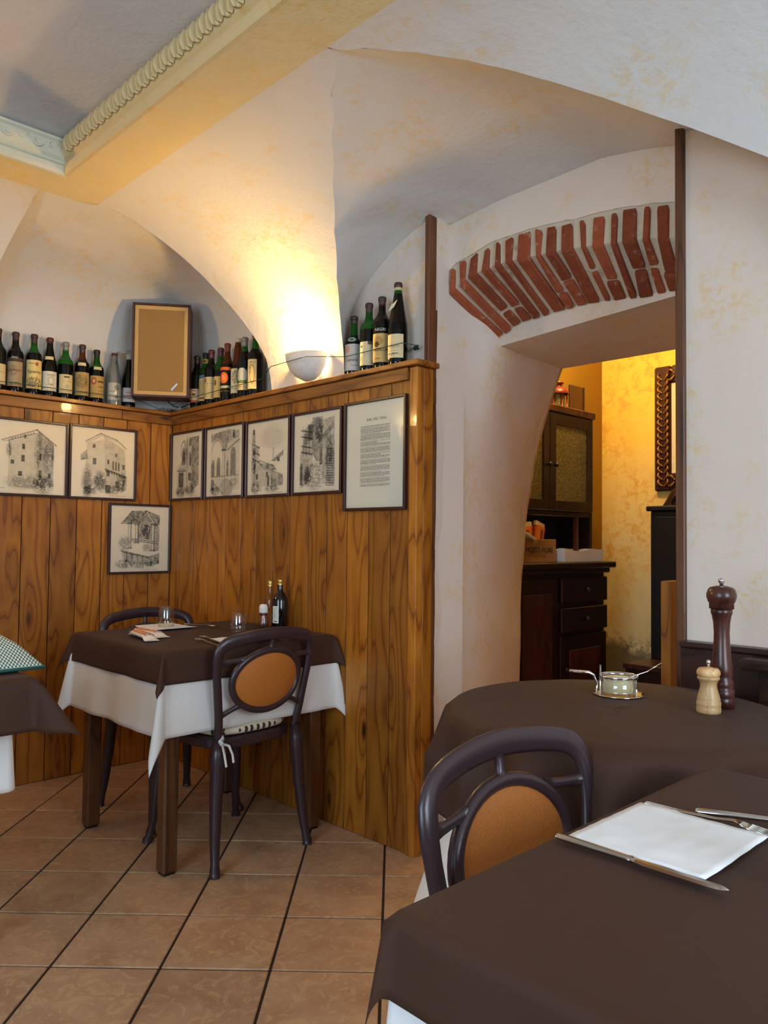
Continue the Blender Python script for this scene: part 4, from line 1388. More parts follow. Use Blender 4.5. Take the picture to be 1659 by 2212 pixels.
br = [
 ('dark bottle with a cream and red label, nearest the loudspeaker in the corner row', .212, .292, 'claret', 'glassdark', ('foilblack', .82), .9, srgb(216, 190, 160)[:3], [('rect', (0, 1, 0, .16), RED), ('ell', (.5, .58, .16, .09), INK), ('ell', (.5, .88, .2, .04), RED)], .36, ()),
 ('green bottle with a pale label topped by a blue band', .283, .297, 'claret', 'glassgreen', ('foilblack', .90), .60, srgb(226, 196, 128)[:3], [('rect', (0, 1, .86, 1), srgb(64, 104, 126)[:3]), ('scrib', (.5, .5, .4, .3), TAN), ('rect', (.2, .8, .06, .14), RED)], .58, ()),
 ('bottle with a burgundy capsule and a plain grey beige label', .356, .300, 'claret', 'glassdark', ('foilred', .84), .8, srgb(188, 172, 124)[:3], [('ell', (.2, .84, .14, .1), RED), ('text', (.3, .9, .7), INK)], .50, ()),
 ('green shouldered bottle with a burgundy capsule and a narrow cream label', .430, .300, 'claret', 'glassgreen', ('foilred', .80), .60, srgb(222, 186, 112)[:3], [('ell', (.3, .7, .12, .14), srgb(90, 72, 40)[:3])], .48, ()),
 ('amber necked bottle with an orange disc and orange band', .508, .308, 'claret', 'glassbrown', ('foilrust', .78), .64, srgb(24, 20, 18)[:3], [('rect', (0, 1, .88, 1), srgb(224, 112, 56)[:3]), ('ell', (.45, .62, .34, .2), srgb(232, 112, 54)[:3]), ('scrib', (.45, .62, .14, .1), srgb(240, 170, 110)[:3]), ('rect', (.1, .9, .26, .34), srgb(196, 186, 160)[:3]), ('text', (.1, .9, .14), TAN)], .58, (('DOLCE', .010, .535, 'red', 0),)),
 ('tall brown bottle with a white capsule and green picture label', .590, .322, 'hock', 'glassbrown', ('foilwhite', .86), .56, srgb(216, 204, 168)[:3], [('scrib', (.55, .66, .3, .28), srgb(84, 84, 46)[:3]), ('text', (.15, .9, .2), INK)], .50, ()),
 ('green bottle with a round white label above a green landscape', .666, .312, 'claret', 'glassgreen', ('foilsilver', .82), .76, srgb(20, 24, 18)[:3], [('ell', (.5, .66, .42, .30), srgb(206, 202, 186)[:3]), ('rect', (.1, .9, .36, .46), srgb(92, 128, 60)[:3]), ('rect', (0, 1, .04, .34), srgb(220, 196, 150)[:3]), ('text', (.2, .8, .2), INK)], .50, ()),
 ('large dark green bottle with a cream map label beside the lamp', .748, .318, 'claret', 'glassgreen', ('foilrust', .90), .74, srgb(234, 206, 140)[:3], [('scrib', (.3, .7, .16, .2), srgb(90, 70, 44)[:3]), ('ring', (.55, .5, .24, .3), TAN), ('text', (.2, .8, .24), INK), ('text', (.2, .9, .9), INK)], .57, ()),
]
for k, (lb_, x, H, kind, gm, cp, fill, base, ops, z1_, tx) in enumerate(br):
    rr = .040 if k == 7 else .0345
    nl = None
    if k in (1, 5):
        nl = (label_img(srgb(200, 170, 90)[:3], [('ell', (.5, .5, .2, .4), INK)], 70 + k, 14, 8), 1.4, .80, .88, (.0165, .0158)) if k == 1 else (label_img(srgb(186, 166, 110)[:3], [], 71, 14, 8), 1.2, .54, .61, (.0285, .023))
    bottle(lb_, x, (.034 if k % 2 else .024) if k < 7 else .030, H, rr, kind, gm, cp, fill, (label_img(base, ops, 60 + k), 1.05 if k != 7 else .62, .11, z1_), fR, GRR, nl, tx)
bq = [
 ('short high shouldered bottle with a pink disc on its pale label, by the lamp', 1.482, .256, .039, 'squat', 'glassgreen', ('foilbrown', .86), .66, srgb(196, 188, 178)[:3], [('ell', (.24, .80, .18, .13), srgb(212, 150, 122)[:3]), ('text', (.5, .95, .2), INK)], .50, (('Lunira', .020, .235, 'ink', .4),)),
 ('green shouldered bottle with a torn white label', 1.575, .292, .0385, 'claret', 'glassgreen', ('foilbrown', .74), .60, srgb(216, 200, 160)[:3], [('rect', (.55, 1, .86, 1), srgb(16, 14, 12)[:3]), ('rect', (.78, 1, .7, 1), srgb(16, 14, 12)[:3]), ('rect', (.05, .25, .76, .84), INK), ('ell', (.14, .28, .1, .1), TAN), ('ell', (.9, .14, .1, .1), srgb(90, 40, 30)[:3])], .42, ()),
 ('red necked bottle with white lettering above a gold label', 1.653, .302, .0385, 'claret', 'glassbrown', ('foilbrown', .88), .86, srgb(208, 172, 108)[:3], [('ell', (.4, .74, .3, .16), srgb(180, 140, 80)[:3]), ('ell', (.3, .62, .16, .1), srgb(70, 44, 28)[:3]), ('text', (.1, .5, .12), INK)], .47, (('NEGRI', .017, .52, 'inkwhite', .2), ('SASSELLA', .016, .25, 'ink', 0))),
 ('tallest slender dark bottle with a square cream label by the dark post', 1.745, .340, .040, 'hock', 'glassgreen', ('foilbrown', .94), .86, srgb(226, 206, 158)[:3], [('text', (.1, .7, .3), TAN), ('text', (.06, .8, .18), INK), ('text', (.3, .8, .12), INK)], .36, (('Soave', .016, .225, 'foilsilver', .35),)),
]
for k, (lb_, x, H, rr, kind, gm, cp, fill, base, ops, z1_, tx) in enumerate(bq):
    nl = None
    if k == 3:
        nl = (label_img(srgb(206, 190, 140)[:3], [], 83, 14, 8), 3.1, .885, .94, (.0152, .0150))
    if k == 0:
        nl = (label_img(srgb(30, 34, 26)[:3], [('ell', (.5, .5, .4, .42), srgb(166, 172, 150)[:3]), ('ell', (.5, .5, .2, .2), srgb(60, 70, 50)[:3])], 84, 20, 20), .6, .53, .62, (.0400, .034))
    b = bottle(lb_, x, .024, H, rr, kind, gm, cp, fill, (label_img(base, ops, 80 + k), .95 if k else 1.1, .08 if k else .06, z1_), fR + (.05 if k < 3 else -.1), GQ, nl, tx)
    if k == 3:
        part('paper_seal', MB().add([(-.030, -.0335, .215), (-.004, -.0355, .232), (.010, -.0330, .262), (-.018, -.0335, .240)], [(0, 1, 2, 3)]), 'paper', b)
# cords that keep the bottles from falling
def cord(name, label, pts, r=.0017):
    return tag(part(name, MB().tube(pts, r, 6), 'cord'), label, 'cord')
cord('green_cord', 'thin green cord strung along the left ledge in front of the bottles', [(.022, -2.3, 1.925), (.026, -.92, 1.933), (.028, -.55, 1.937), (.026, -.245, 1.941), (.034, -.17, 1.918), (.030, -.10, 1.902)])
gc = thing('green_cord', 'thin green cord strung past the wall lamp, knotted to a hook by the dark post', 'cord', (1.79, .10, 1.972))
def gl(p):
    return (p[0] - 1.79, p[1] - .10, p[2] - 1.972)
part('line', MB().tube([gl(p) for p in [(.06, -.034, 1.93), (.257, -.036, 1.945), (.9, -.036, 1.955), (1.14, -.16, 1.957), (1.39, -.16, 1.962), (1.50, -.040, 1.963), (1.83, -.036, 1.965), (1.835, .04, 1.968), (1.80, .09, 1.970)]], .0017, 6), 'cord', gc)
kn = MB()
for k in range(7):
    a = k * .9
    kn.tube([(.02 - .006 * k + .008 * math.cos(a + q), -.035 + .004 * k + .004 * math.sin(a * 2 + q), .006 * math.sin(a + q * 1.4)) for q in [0, .6, 1.2, 1.8, 2.4, 3.0]], .0024, 5)
part('knot', kn, 'cord', gc)
part('loose_end', MB().tube([(.02, -.04, 0), (.0, -.055, -.016), (-.028, -.06, -.030), (-.045, -.06, -.034)], .002, 5), 'cord', gc)
part('hook', MB().tube([(0, 0, 0), (0, -.016, 0), (.004, -.028, -.003), (.004, -.030, .006)], .003, 6), 'black', gc)

# ------------------------------------------------------------------ loudspeaker in the corner
sp = thing('loudspeaker', 'brown boxed loudspeaker with tan cloth front mounted in the corner above the ledge', 'loudspeaker', (.203, -.186, 1.942), PI / 4 + .17)
part('cabinet', MB().box(-.148, .148, .004, .120, -.01, .485, .004), 'speakerbox', sp)
fr_ = MB()
for (a0, a1, b0, b1) in ((-.148, -.136, -.01, .485), (.136, .148, -.01, .485), (-.136, .136, .473, .485), (-.136, .136, -.01, .002)):
    fr_.box(a0, a1, -.012, .006, b0, b1, .002)
part('front_frame', fr_, 'speakerbox', sp)
part('grille_rim', MB().box(-.135, .135, -.004, .004, .003, .472), 'grillerim', sp)
part('grille_cloth', MB().box(-.116, .116, -.0065, -.003, .022, .452, .002), 'grille', sp)
part('badge', MB().hexa([(.052, -.0095, .030), (.060, -.0095, .026), (.090, -.0095, .062), (.082, -.0095, .068), (.052, -.006, .030), (.060, -.006, .026), (.090, -.006, .062), (.082, -.006, .068)]), 'chrome', sp)
part('wall_bracket', MB().box(-.02, .02, .120, .350, .10, .18, .002), 'black', sp)
cs_ = MB()
rows = []
for i in range(13):
    rows.append([(-.09 + .19 * i / 12, .085 - .17 * j / 12, 1.896 + .030 * abs(noise.noise(Vector((i * .7, j * .7, 2)))) + .012 * abs(noise.noise(Vector((i * 1.9, j * 1.9, 5))))) for j in range(13)])
cs_.grid(rows, False)
o = tag(part('crumpled_sheet', cs_, 'greyfoil'), 'crumpled grey sheet stuffed on the ledge corner under the loudspeaker', 'sheet')
solid(o, .002, 1)
cbm = MB()
cbm.tube([(.02, -.05, 1.957), (.035, -.02, 1.93), (.05, .02, 1.92), (.12, .03, 1.935), (.20, .03, 1.93)], .003, 6)
tag(part('speaker_cable', cbm, 'black'), 'black cable trailing from below the loudspeaker along the ledge', 'cable')

# ------------------------------------------------------------------ wall lamps
def sconce(label, loc, rot, watts):
    t = thing('wall_lamp', label, 'lamp', loc, rot, 'plaster wall lamps')
    pr = [(.004, -.092), (.036, -.088), (.070, -.070), (.094, -.044), (.108, -.010), (.113, .020), (.109, .020), (.102, -.010), (.086, -.040), (.062, -.063), (.026, -.079), (0, -.081)]
    part('bowl', MB().lathe(pr, 28, 0, 0, 0, PI, 2 * PI), 'ceramic', t)
    part('back_plate', MB().box(-.05, .05, -.006, .012, -.07, .02, .003), 'ceramic', t)
    part('bulb', MB().ball((0, -.055, .028), .030, .030, .036, 16, 12), 'bulb', t)
    part('bulb_holder', MB().lathe([(.016, -.03), (.016, .0), (.012, .004)], 12, 0, -.055, 0), 'ceramic', t)
    lt = point_light('lamp_light', (0, -.060, .075), watts, WARM, .03)
    lt.parent = t
    return t
sconce('half bowl plaster wall lamp lit on the curved wall between the bottles', (1.266, -.036, 1.985), 0, 11)
sconce('lit half bowl wall lamp on the left wall outside the photo', (.0, -1.95, 2.0), PI / 2, 11)
# ------------------------------------------------------------------ chairs
def make_chair(label):
    t = thing('dining_chair', label, 'chair', (0, 0, 0), 0, 'plum resin chairs with oval backs')
    lean = lambda z, x=0: -.190 - .062 * max(0, (z - .44) / .42) ** 1.1 - .028 * (1 - (x / .22) ** 2) * min(1, max(0, (z - .45) / .1))
    half = [(.178, .445), (.185, .50), (.195, .57), (.207, .65), (.217, .71), (.221, .755), (.218, .790), (.203, .816), (.168, .830), (.11, .839), (.05, .845), (0, .847)]
    pts = half + [(-a, b) for a, b in half[-2::-1]]
    # smooth the outline
    P = []
    for k in range(61):
        q = spline(pts, k / 60)
        P.append((q[0], lean(q[1], q[0]), q[1]))
    ww = [.017 + .007 * max(0, (p[2] - .72) / .12) for p in P]
    part('back_frame', MB().tube(P, ww, 10, (0, 1, 0), .012), 'plum', t)
    cz, rx, rz = .672, .156, .113
    ov = [(rx * math.cos(2 * PI * k / 40), lean(cz + rz * math.sin(2 * PI * k / 40), rx * math.cos(2 * PI * k / 40)), cz + rz * math.sin(2 * PI * k / 40)) for k in range(40)]
    part('oval_ring', MB().tube(ov, .014, 8, (0, 1, 0), .013, True), 'plum', t)
    for a, b in (((0, cz + rz + .008), (0, .833)), ((.110, cz + .085), (.212, .752)), ((-.110, cz + .085), (-.212, .752)), ((.112, cz - .082), (.190, .555)), ((-.112, cz - .082), (-.190, .555))):
        path = [(a[0] + (b[0] - a[0]) * q, lean(a[1] + (b[1] - a[1]) * q, a[0] + (b[0] - a[0]) * q), a[1] + (b[1] - a[1]) * q) for q in (0, .25, .5, .75, 1)]
        part('spoke', MB().tube(path, [.014, .0105, .0095, .0105, .014], 8, (0, 1, 0), .008), 'plum', t)
    pd = MB()
    for sgn in (-1, 1):
        rows = []
        for j in range(9):
            q = j / 8
            rows.append([((rx - .008) * q * math.cos(2 * PI * k / 36), lean(cz + (rz - .008) * q * math.sin(2 * PI * k / 36), (rx - .008) * q * math.cos(2 * PI * k / 36)) + sgn * (.003 + .012 * (1 - q ** 3)), cz + (rz - .008) * q * math.sin(2 * PI * k / 36)) for k in range(36)])
        pd.grid(rows, True, 0, False, True, sgn > 0)
    part('back_pad', pd, 'pad', t)
    st_ = MB()
    rows = []
    for (f, z) in ((.0, .462), (.93, .464), (1.0, .458), (1.0, .432), (.96, .424), (.90, .424), (.0, .430)):
        row = []
        for k in range(40):
            a = 2 * PI * k / 40
            c, s_ = math.cos(a), math.sin(a)
            e = (abs(c) ** 4 + abs(s_) ** 4) ** -.25
            wd = .205 + .012 * s_
            row.append((wd * f * c * e, .01 + .212 * f * s_ * e, z))
        rows.append(row)
    st_.grid(rows, False, 0, False, True)
    part('seat', st_, 'plum', t)
    for sx in (-1, 1):
        rear = [(sx * .182, -.195, .47), (sx * .186, -.200, .425), (sx * .187, -.201, .40), (sx * .188, -.202, .37), (sx * .196, -.208, .25), (sx * .206, -.220, .12), (sx * .213, -.232, .045), (sx * .217, -.238, .018), (sx * .217, -.239, 0)]
        part('leg', MB().tube(rear, [.020, .026, .030, .026, .023, .019, .016, .019, .019], 12), 'plum', t)
        front = [(sx * .178, .185, .445), (sx * .180, .188, .41), (sx * .181, .189, .39), (sx * .182, .190, .36), (sx * .190, .196, .22), (sx * .197, .204, .09), (sx * .206, .214, .03), (sx * .212, .220, .010), (sx * .213, .221, 0)]
        part('leg', MB().tube(front, [.022, .027, .030, .025, .021, .016, .014, .020, .020], 12), 'plum', t)
    return t
chA = make_chair('plum chair with brown oval back pad and polka dot cushion at the small square table')
chA.location, chA.rotation_euler = (1.275, -.44, 0), (0, 0, PI / 2 + .05)
chB = copy_tree(chA)
chB['label'] = 'plum chair on the far side of the small square table, only its top rail showing'
chB.location, chB.rotation_euler = (.775, -.40, 0), (0, 0, -PI / 2)
chC = copy_tree(chA)
chC['label'] = 'nearest plum chair with large orange oval back pad in front of the round table'
chC.location, chC.rotation_euler = (3.375, -1.08, 0), (0, 0, -PI / 2)
# polka dot cushion with ties on chair A
ct = NT('polka_cushion_cloth')
_v = ct.coord((1, 1, 1), False)
_vo = ct.n('TexVoronoi')
_vo.voronoi_dimensions = '2D'
_vo.inputs['Scale'].default_value = 36
_vo.inputs['Randomness'].default_value = .15
ct.l(_v, _vo.inputs['Vector'])
ct.set(ct.mix(ct.ramp(_vo.outputs['Distance'], [(.22, WHITE), (.27, BLACK)]), srgb(222, 208, 180), srgb(58, 46, 40)), .9)
M['cushion'] = ct.m
cu_ = thing('seat_cushion', 'cream polka dot seat cushion tied to the chair at the small square table', 'cushion', (1.275, -.44, .4642), PI / 2 + .05)
rows = []
for (f, z) in ((0, .042), (.6, .042), (.88, .040), (.98, .030), (1.0, .022), (.98, .010), (.85, 0), (0, 0)):
    row = []
    for k in range(40):
        a = 2 * PI * k / 40
        c, s_ = math.cos(a), math.sin(a)
        e = (abs(c) ** 3.5 + abs(s_) ** 3.5) ** (-1 / 3.5)
        row.append((.192 * f * c * e, .012 + .205 * f * s_ * e, z))
    rows.append(row)
part('pad', MB().grid(rows, True, 0, False, True), 'cushion', cu_)
for sx in (-1,):
    tm = MB()
    tm.tube([(sx * .15, -.165, .014), (sx * .175, -.215, .010), (sx * .195, -.222, .004), (sx * .190, -.232, -.004)], .005, 6, (0, 0, 1), .010)
    tm.tube([(sx * .190, -.232, -.004), (sx * .184, -.238, -.04), (sx * .176, -.240, -.085)], .005, 6, (0, 1, 0), .0025)
    tm.tube([(sx * .188, -.232, -.002), (sx * .165, -.238, -.012), (sx * .150, -.240, -.045), (sx * .145, -.240, -.075)], .005, 6, (0, 1, 0), .0025)
    part('tie', tm, 'white', cu_)

# ------------------------------------------------------------------ square tables and their cloths
def square_table(label, x0, x1, y0, y1, top, leg=.056, inset=.02):
    cx, cy = (x0 + x1) / 2, (y0 + y1) / 2
    t = thing('dining_table', label, 'table', (cx, cy, 0))
    w, d = (x1 - x0) / 2, (y1 - y0) / 2
    part('tabletop', MB().box(-w, w, -d, d, top - .03, top, .003), 'legwood', t)
    part('apron', MB().box(-w + .03, w - .03, -d + .03, d - .03, top - .11, top - .03, .002), 'legwood', t)
    for sx in (-1, 1):
        for sy in (-1, 1):
            X_, Y_ = sx * (w - inset - leg / 2), sy * (d - inset - leg / 2)
            part('leg', MB().box(X_ - leg / 2, X_ + leg / 2, Y_ - leg / 2, Y_ + leg / 2, .008, top - .03, .006), 'legwood', t)
            part('foot_pad', MB().box(X_ - leg / 2 + .006, X_ + leg / 2 - .006, Y_ - leg / 2 + .006, Y_ + leg / 2 - .006, 0, .010, .002), 'black', t)
    return t
def cloth_square(name, label, x0, x1, y0, y1, top, drop, mat, lift, seed, fold=.45, wave=.02, skew=0., cat='tablecloth', group=None, N=84, vz=.002, dropf=None):
    a, b = (x1 - x0) / 2 + lift, (y1 - y0) / 2 + lift
    cx, cy = (x0 + x1) / 2, (y0 + y1) / 2
    r = random.Random(seed)
    ph = [r.uniform(0, 6.28) for _ in range(8)]
    rows = []
    for i in range(N + 1):
        row = []
        for j in range(N + 1):
            u = (a + drop) * (2 * i / N - 1)
            v = (b + drop) * (2 * j / N - 1)
            su, sv = (1 if u > 0 else -1), (1 if v > 0 else -1)
            du, dv = max(0, abs(u) - a), max(0, abs(v) - b)
            if du == 0 and dv == 0:
                z = top + vz + .0010 * noise.noise(Vector((u * 6, v * 6, seed))) ** 2
                row.append((cx + u, cy + v, z))
                continue
            k = 1.
            if dropf:
                k = dropf(u, v)
            if du > 0 and dv > 0:
                rr = math.hypot(du, dv) * k
                if dropf:
                    rr = min(rr, drop)
                phi = math.atan2(dv, du)
                rho = rr * (.07 + fold * math.sin(2 * phi) ** 2)
                z = top + vz - math.sqrt(max(0, rr * rr - rho * rho))
                hx, hy = math.cos(phi), math.sin(phi)
                rho = rho + min(.004, rr)
                # folds swing to one side as real corner drapes do
                sw = skew * rr * math.sin(2 * phi)
                row.append((cx + su * (a + rho * hx + .004) - sw * su * hy, cy + sv * (b + rho * hy + .004) + sw * sv * hx, z))
            elif du > 0:
                e = min(1, (b - abs(v)) / .16)
                q = du / drop
                out = .07 * du + wave * q * e * (math.sin(v * 17 + ph[0]) + .6 * math.sin(v * 31 + ph[1])) + .004 * min(1, du / .01)
                row.append((cx + su * (a + max(out, .004 * min(1, du / .01))), cy + v, top + vz - du * k))
            else:
                e = min(1, (a - abs(u)) / .16)
                q = dv / drop
                out = .07 * dv + wave * q * e * (math.sin(u * 17 + ph[2]) + .6 * math.sin(u * 31 + ph[3])) + .004 * min(1, dv / .01)
                row.append((cx + u, cy + sv * (b + max(out, .004 * min(1, dv / .01))), top + vz - dv * k))
        rows.append(row)
    o = part(name, MB().grid(rows, True), mat)
    solid(o, .0012, 1)
    return tag(o, label, cat, group)
square_table('small square table with dark square legs in the panelled corner', .70, 1.425, -.80, -.045, .793)
cloth_square('tablecloth', 'white undercloth hanging below the brown cloth of the corner table', .70, 1.425, -.80, -.045, .793, .295, 'white', .003, 5, .14, .006, .04)
cloth_square('tablecloth', 'brown top cloth on the square table in the panelled corner', .70, 1.425, -.80, -.045, .797, .115, 'brown', .012, 6, .30, .003, 0)
square_table('square table under brown and white cloths at the left edge', .88, 1.63, -2.10, -1.345, .793, .056, .10)
cloth_square('tablecloth', 'white undercloth of the table at the left edge', .80, 1.49, -2.10, -1.36, .793, .345, 'white', .003, 15, .0, .004, dropf=lambda u, v: 1.)
cloth_square('tablecloth', 'brown top cloth of the table at the left edge', .88, 1.63, -2.10, -1.345, .797, .15, 'brown', .014, 16, .55, .004)
square_table('square table in the foreground under a brown cloth', 3.352, 4.10, -1.562, -.785, .793)
cloth_square('tablecloth', 'white undercloth peeking below the foreground brown cloth', 3.352, 4.10, -1.562, -.785, .793, .30, 'white', .003, 25, .02, .003)
cloth_square('tablecloth', 'brown top cloth on the nearest table with napkin and knife', 3.352, 4.10, -1.562, -.785, .797, .088, 'brown', .012, 26, .10, .003, 0)
# ------------------------------------------------------------------ round table
RX, RY, RR = 2.98, -.47, .378
rt_ = thing('round_table', 'round table under a draped brown cloth by the doorway', 'table', (RX, RY, 0))
part('tabletop', MB().lathe([(0, .765), (RR - .01, .765), (RR, .772), (RR, .788), (RR - .006, .793), (0, .793)], 48), 'legwood', rt_)
part('pedestal', MB().lathe([(.0, .03), (.05, .03), (.045, .10), (.032, .16), (.032, .60), (.05, .70), (.09, .765)], 20), 'legwood', rt_)
for k in range(4):
    a = k * PI / 2 + .4
    part('foot', MB().tube([(.03 * math.cos(a), .03 * math.sin(a), .10), (.15 * math.cos(a), .15 * math.sin(a), .06), (.28 * math.cos(a), .28 * math.sin(a), .02)], [.026, .024, .020], 8), 'legwood', rt_)
def cloth_round(label, half, rot, lift, mat, nf, amp, seed):
    rows = []
    NA, NR = 180, 26
    R = RR + lift
    for j in range(NR + 9):
        row = []
        for k in range(NA):
            a = 2 * PI * k / NA
            c, s_ = math.cos(a - rot), math.sin(a - rot)
            ext = half / max(abs(c), abs(s_)) - R
            if j <= 8:
                r_ = R * j / 8
                row.append((RX + r_ * math.cos(a), RY + r_ * math.sin(a), .793 + lift + .0012 * noise.noise(Vector((r_ * 9 * math.cos(a), r_ * 9 * math.sin(a), seed)))))
            else:
                q = (j - 8) / NR
                L = ext * q
                f = .5 + .5 * math.sin(nf * a + 1.3 * math.sin(2 * a + seed) + seed)
                am = amp * min(1, L / .12) * (.75 + .45 * noise.noise(Vector((math.cos(a) * 2, math.sin(a) * 2, seed))))
                out = (.006 if mat == 'white' else .016) * min(1, L / .02) + am * (f ** 1.5) + .02 * L + (.34 * max(0, L - .25) if mat == 'white' else 0)
                drop_ = max(0, L - .35 * am * f)
                row.append((RX + (R + out) * math.cos(a), RY + (R + out) * math.sin(a), .793 + lift - drop_ * .985))
        rows.append(row)
    o = part('tablecloth', MB().grid(rows, True, 0, False, True), mat)
    solid(o, .0016, 1)
    return tag(o, label, 'tablecloth')
cloth_round('white undercloth of the round table, a corner hanging low behind the nearest chair', .675, -2.33 + PI / 4, .002, 'white', 9, .006, 2)
cloth_round('brown top cloth falling in folds from the round table', .61, -.774, .008, 'brown', 15, .065, 4)
TZ = .8025
# cheese dish
cz_ = thing('cheese_dish', 'glass dish of grated cheese in a metal holder with spoon on the round table', 'dish', (2.905, -.315, TZ))
part('holder_plate', MB().lathe([(0, 0), (.058, 0), (.064, .003), (.064, .005), (.056, .003), (0, .003)], 32), 'chrome', cz_)
part('glass_bowl', MB().lathe([(0, .0045), (.044, .0045), (.046, .008), (.047, .052), (.0445, .052), (.0435, .010), (0, .008)], 32), 'glass', cz_)
part('cheese', MB().lathe([(0, .0085), (.0432, .0105), (.0440, .044), (.03, .047), (0, .049)], 24), 'cheese', cz_)
part('rim_band', MB().lathe([(.0475, .046), (.0490, .046), (.0490, .053), (.0475, .053), (.0475, .046)], 32), 'chrome', cz_)
dirv = Vector((_rt[0], _rt[1], 0)).normalized()
dep_ = Vector((_fw[0], _fw[1], 0)).normalized()
for a, h in ((-.9, .046), (-2.9, .080), (.9, .046), (2.2, .046)):
    p = dirv * (.053 * math.cos(a)) + dep_ * (.053 * math.sin(a))
    part('post', MB().tube([(p.x, p.y, .003), (p.x, p.y, h)], .0024, 8), 'chrome', cz_)
pl_ = -dirv
part('handle', MB().tube([tuple(pl_ * .058 + Vector((0, 0, .003))), tuple(pl_ * .056 + Vector((0, 0, .030))), tuple(pl_ * .066 + Vector((0, 0, .052))), tuple(pl_ * .078 + Vector((0, 0, .058))), tuple(pl_ * .128 + Vector((0, 0, .062)))], [.003, .003, .004, .005, .004], 8), 'chrome', cz_)
spn = thing('teaspoon', 'small metal spoon stuck in the dish of grated cheese', 'spoon', (2.905, -.315, TZ))
part('stem', MB().tube([tuple(dirv * .012 + Vector((0, 0, .040))), tuple(dirv * .040 + Vector((0, 0, .050))), tuple(dirv * .075 + Vector((0, 0, .062))), tuple(dirv * .112 + Vector((0, 0, .084)))], [.002, .002, .0016, .0022], 8), 'chrome', spn)
part('bowl', MB().ball(tuple(dirv * .0 + Vector((0, 0, .038))), .014, .010, .004), 'chrome', spn)
# mills
def mill(label, loc, prof, mat, knob_z, kr):
    t = thing('pepper_mill' if knob_z > .2 else 'salt_mill', label, 'mill', loc)
    k = max(i for i, p in enumerate(prof) if p[2] == 0)
    part('body', MB().lathe([(p[0], p[1]) for p in prof if p[2] == 0], 32), mat, t)
    part('head', MB().lathe([(p[0], p[1]) for p in prof if p[2] == 1], 32), mat, t)
    part('knob', MB().lathe([(0, knob_z), (kr * .55, knob_z), (kr * .6, knob_z + .006), (kr, knob_z + .010), (kr * .95, knob_z + .016), (0, knob_z + .019)], 16), 'chrome', t)
    return t
mill('tall dark brown turned wooden pepper mill on the round table', (3.150, -.262, TZ),
     [(0, 0, 0), (.0285, 0, 0), (.0285, .022, 0), (.027, .025, 0), (.0285, .028, 0), (.0285, .044, 0), (.0255, .047, 0), (.0275, .052, 0), (.0265, .066, 0), (.023, .072, 0), (.0255, .080, 0), (.0265, .092, 0), (.022, .120, 0), (.0190, .150, 0), (.0180, .180, 0), (.0195, .205, 0), (.0225, .222, 0), (.0250, .228, 0), (.0250, .236, 0), (.0225, .239, 0), (0, .239, 0),
      (0, .2385, 1), (.0285, .2385, 1), (.0285, .252, 1), (.031, .255, 1), (.0345, .266, 1), (.0345, .274, 1), (.031, .285, 1), (.026, .290, 1), (.012, .294, 1), (0, .295, 1)], 'millwood', .294, .008)
mill('small pale wooden salt mill in front of the tall dark pepper mill', (3.152, -.343, TZ),
     [(0, 0, 0), (.0265, 0, 0), (.0275, .004, 0), (.0275, .012, 0), (.0265, .015, 0), (.0275, .018, 0), (.0272, .026, 0), (.0255, .028, 0), (.0262, .032, 0), (.0235, .042, 0), (.0190, .058, 0), (.0185, .066, 0), (.0215, .076, 0), (.0250, .078, 0), (.0250, .083, 0), (.0235, .0845, 0), (0, .0845, 0),
      (0, .0842, 1), (.0225, .0842, 1), (.0262, .089, 1), (.0262, .097, 1), (.022, .103, 1), (.010, .105, 1), (0, .1055, 1)], 'beech', .1050, .0052)

# ------------------------------------------------------------------ bench on the right
bn = thing('wall_bench', 'dark wooden bench back against the right wall behind the round table', 'bench', (3.4, .06, 0))
part('backrest_board', MB().box(-.505, .9, -.002, .038, .752, .895, .003), 'benchwood', bn)
part('top_rail', MB().box(-.505, .9, -.012, .039, .895, .912, .004), 'benchwood', bn)
part('seat_board', MB().box(-.30, .9, -.36, .036, .43, .46, .004), 'benchwood', bn)
part('seat_front', MB().box(-.30, .9, -.35, -.33, .0, .43, .003), 'benchwood', bn)
ep = MB().box(-.262, -.16, -.06, .0, 0, .862, .004)
part('end_post', ep, 'benchwood', bn)
part('end_cap', MB().box(-.300, -.12, -.10, .0, .862, .892, .008), 'benchwood', bn)
part('bolt', MB().ball((-.40, -.002, .80), .006, .003, .006, 8, 6), 'black', bn)

# ------------------------------------------------------------------ things on the corner table
T1 = .8045
def tumbler(label, x, y, z, r, h, group='upturned water glasses'):
    prof = [(r * .86, 0), (r * .98, .012 * h / .09), (r, h * .25), (r * .98, h * .5), (r * .90, h * .80), (r * .82, h * .94), (r * .76, h), (0, h), (0, h * .90), (r * .72, h * .89), (r * .80, h * .78), (r * .93, h * .48), (r * .94, h * .25), (r * .92, .012 * h / .09), (r * .80, 0), (r * .86, 0)]
    t = tag(part('water_glass', MB().lathe(prof, 32), 'glass', None, (x, y, z)), label, 'glass', group)
    return t
def napkin(name, label, cx, cy, z, w, d, rot, fold, seed):
    rows = []
    for i in range(19):
        row = []
        for j in range(19):
            u, v = i / 18 - .5, j / 18 - .5
            ed = .003 * noise.noise(Vector((u * 14, v * 14, seed)))
            row.append((w * u + ed * (abs(v) > .45), d * v + ed * (abs(u) > .45), .0012 + .0022 * abs(noise.noise(Vector((u * 5, v * 5, seed)))) + fold * max(0, abs(u) - .42) * .05))
        rows.append(row)
    mb = MB().grid(rows, True)
    o = part(name, mb, 'napkin', None, (cx, cy, z), rot)
    solid(o, .0016, 1)
    return tag(o, label, 'napkin')
napkin('paper_napkin', 'white paper napkin under an upturned glass on the far side of the corner table', .80, -.455, T1, .20, .19, 0, 1, 1)
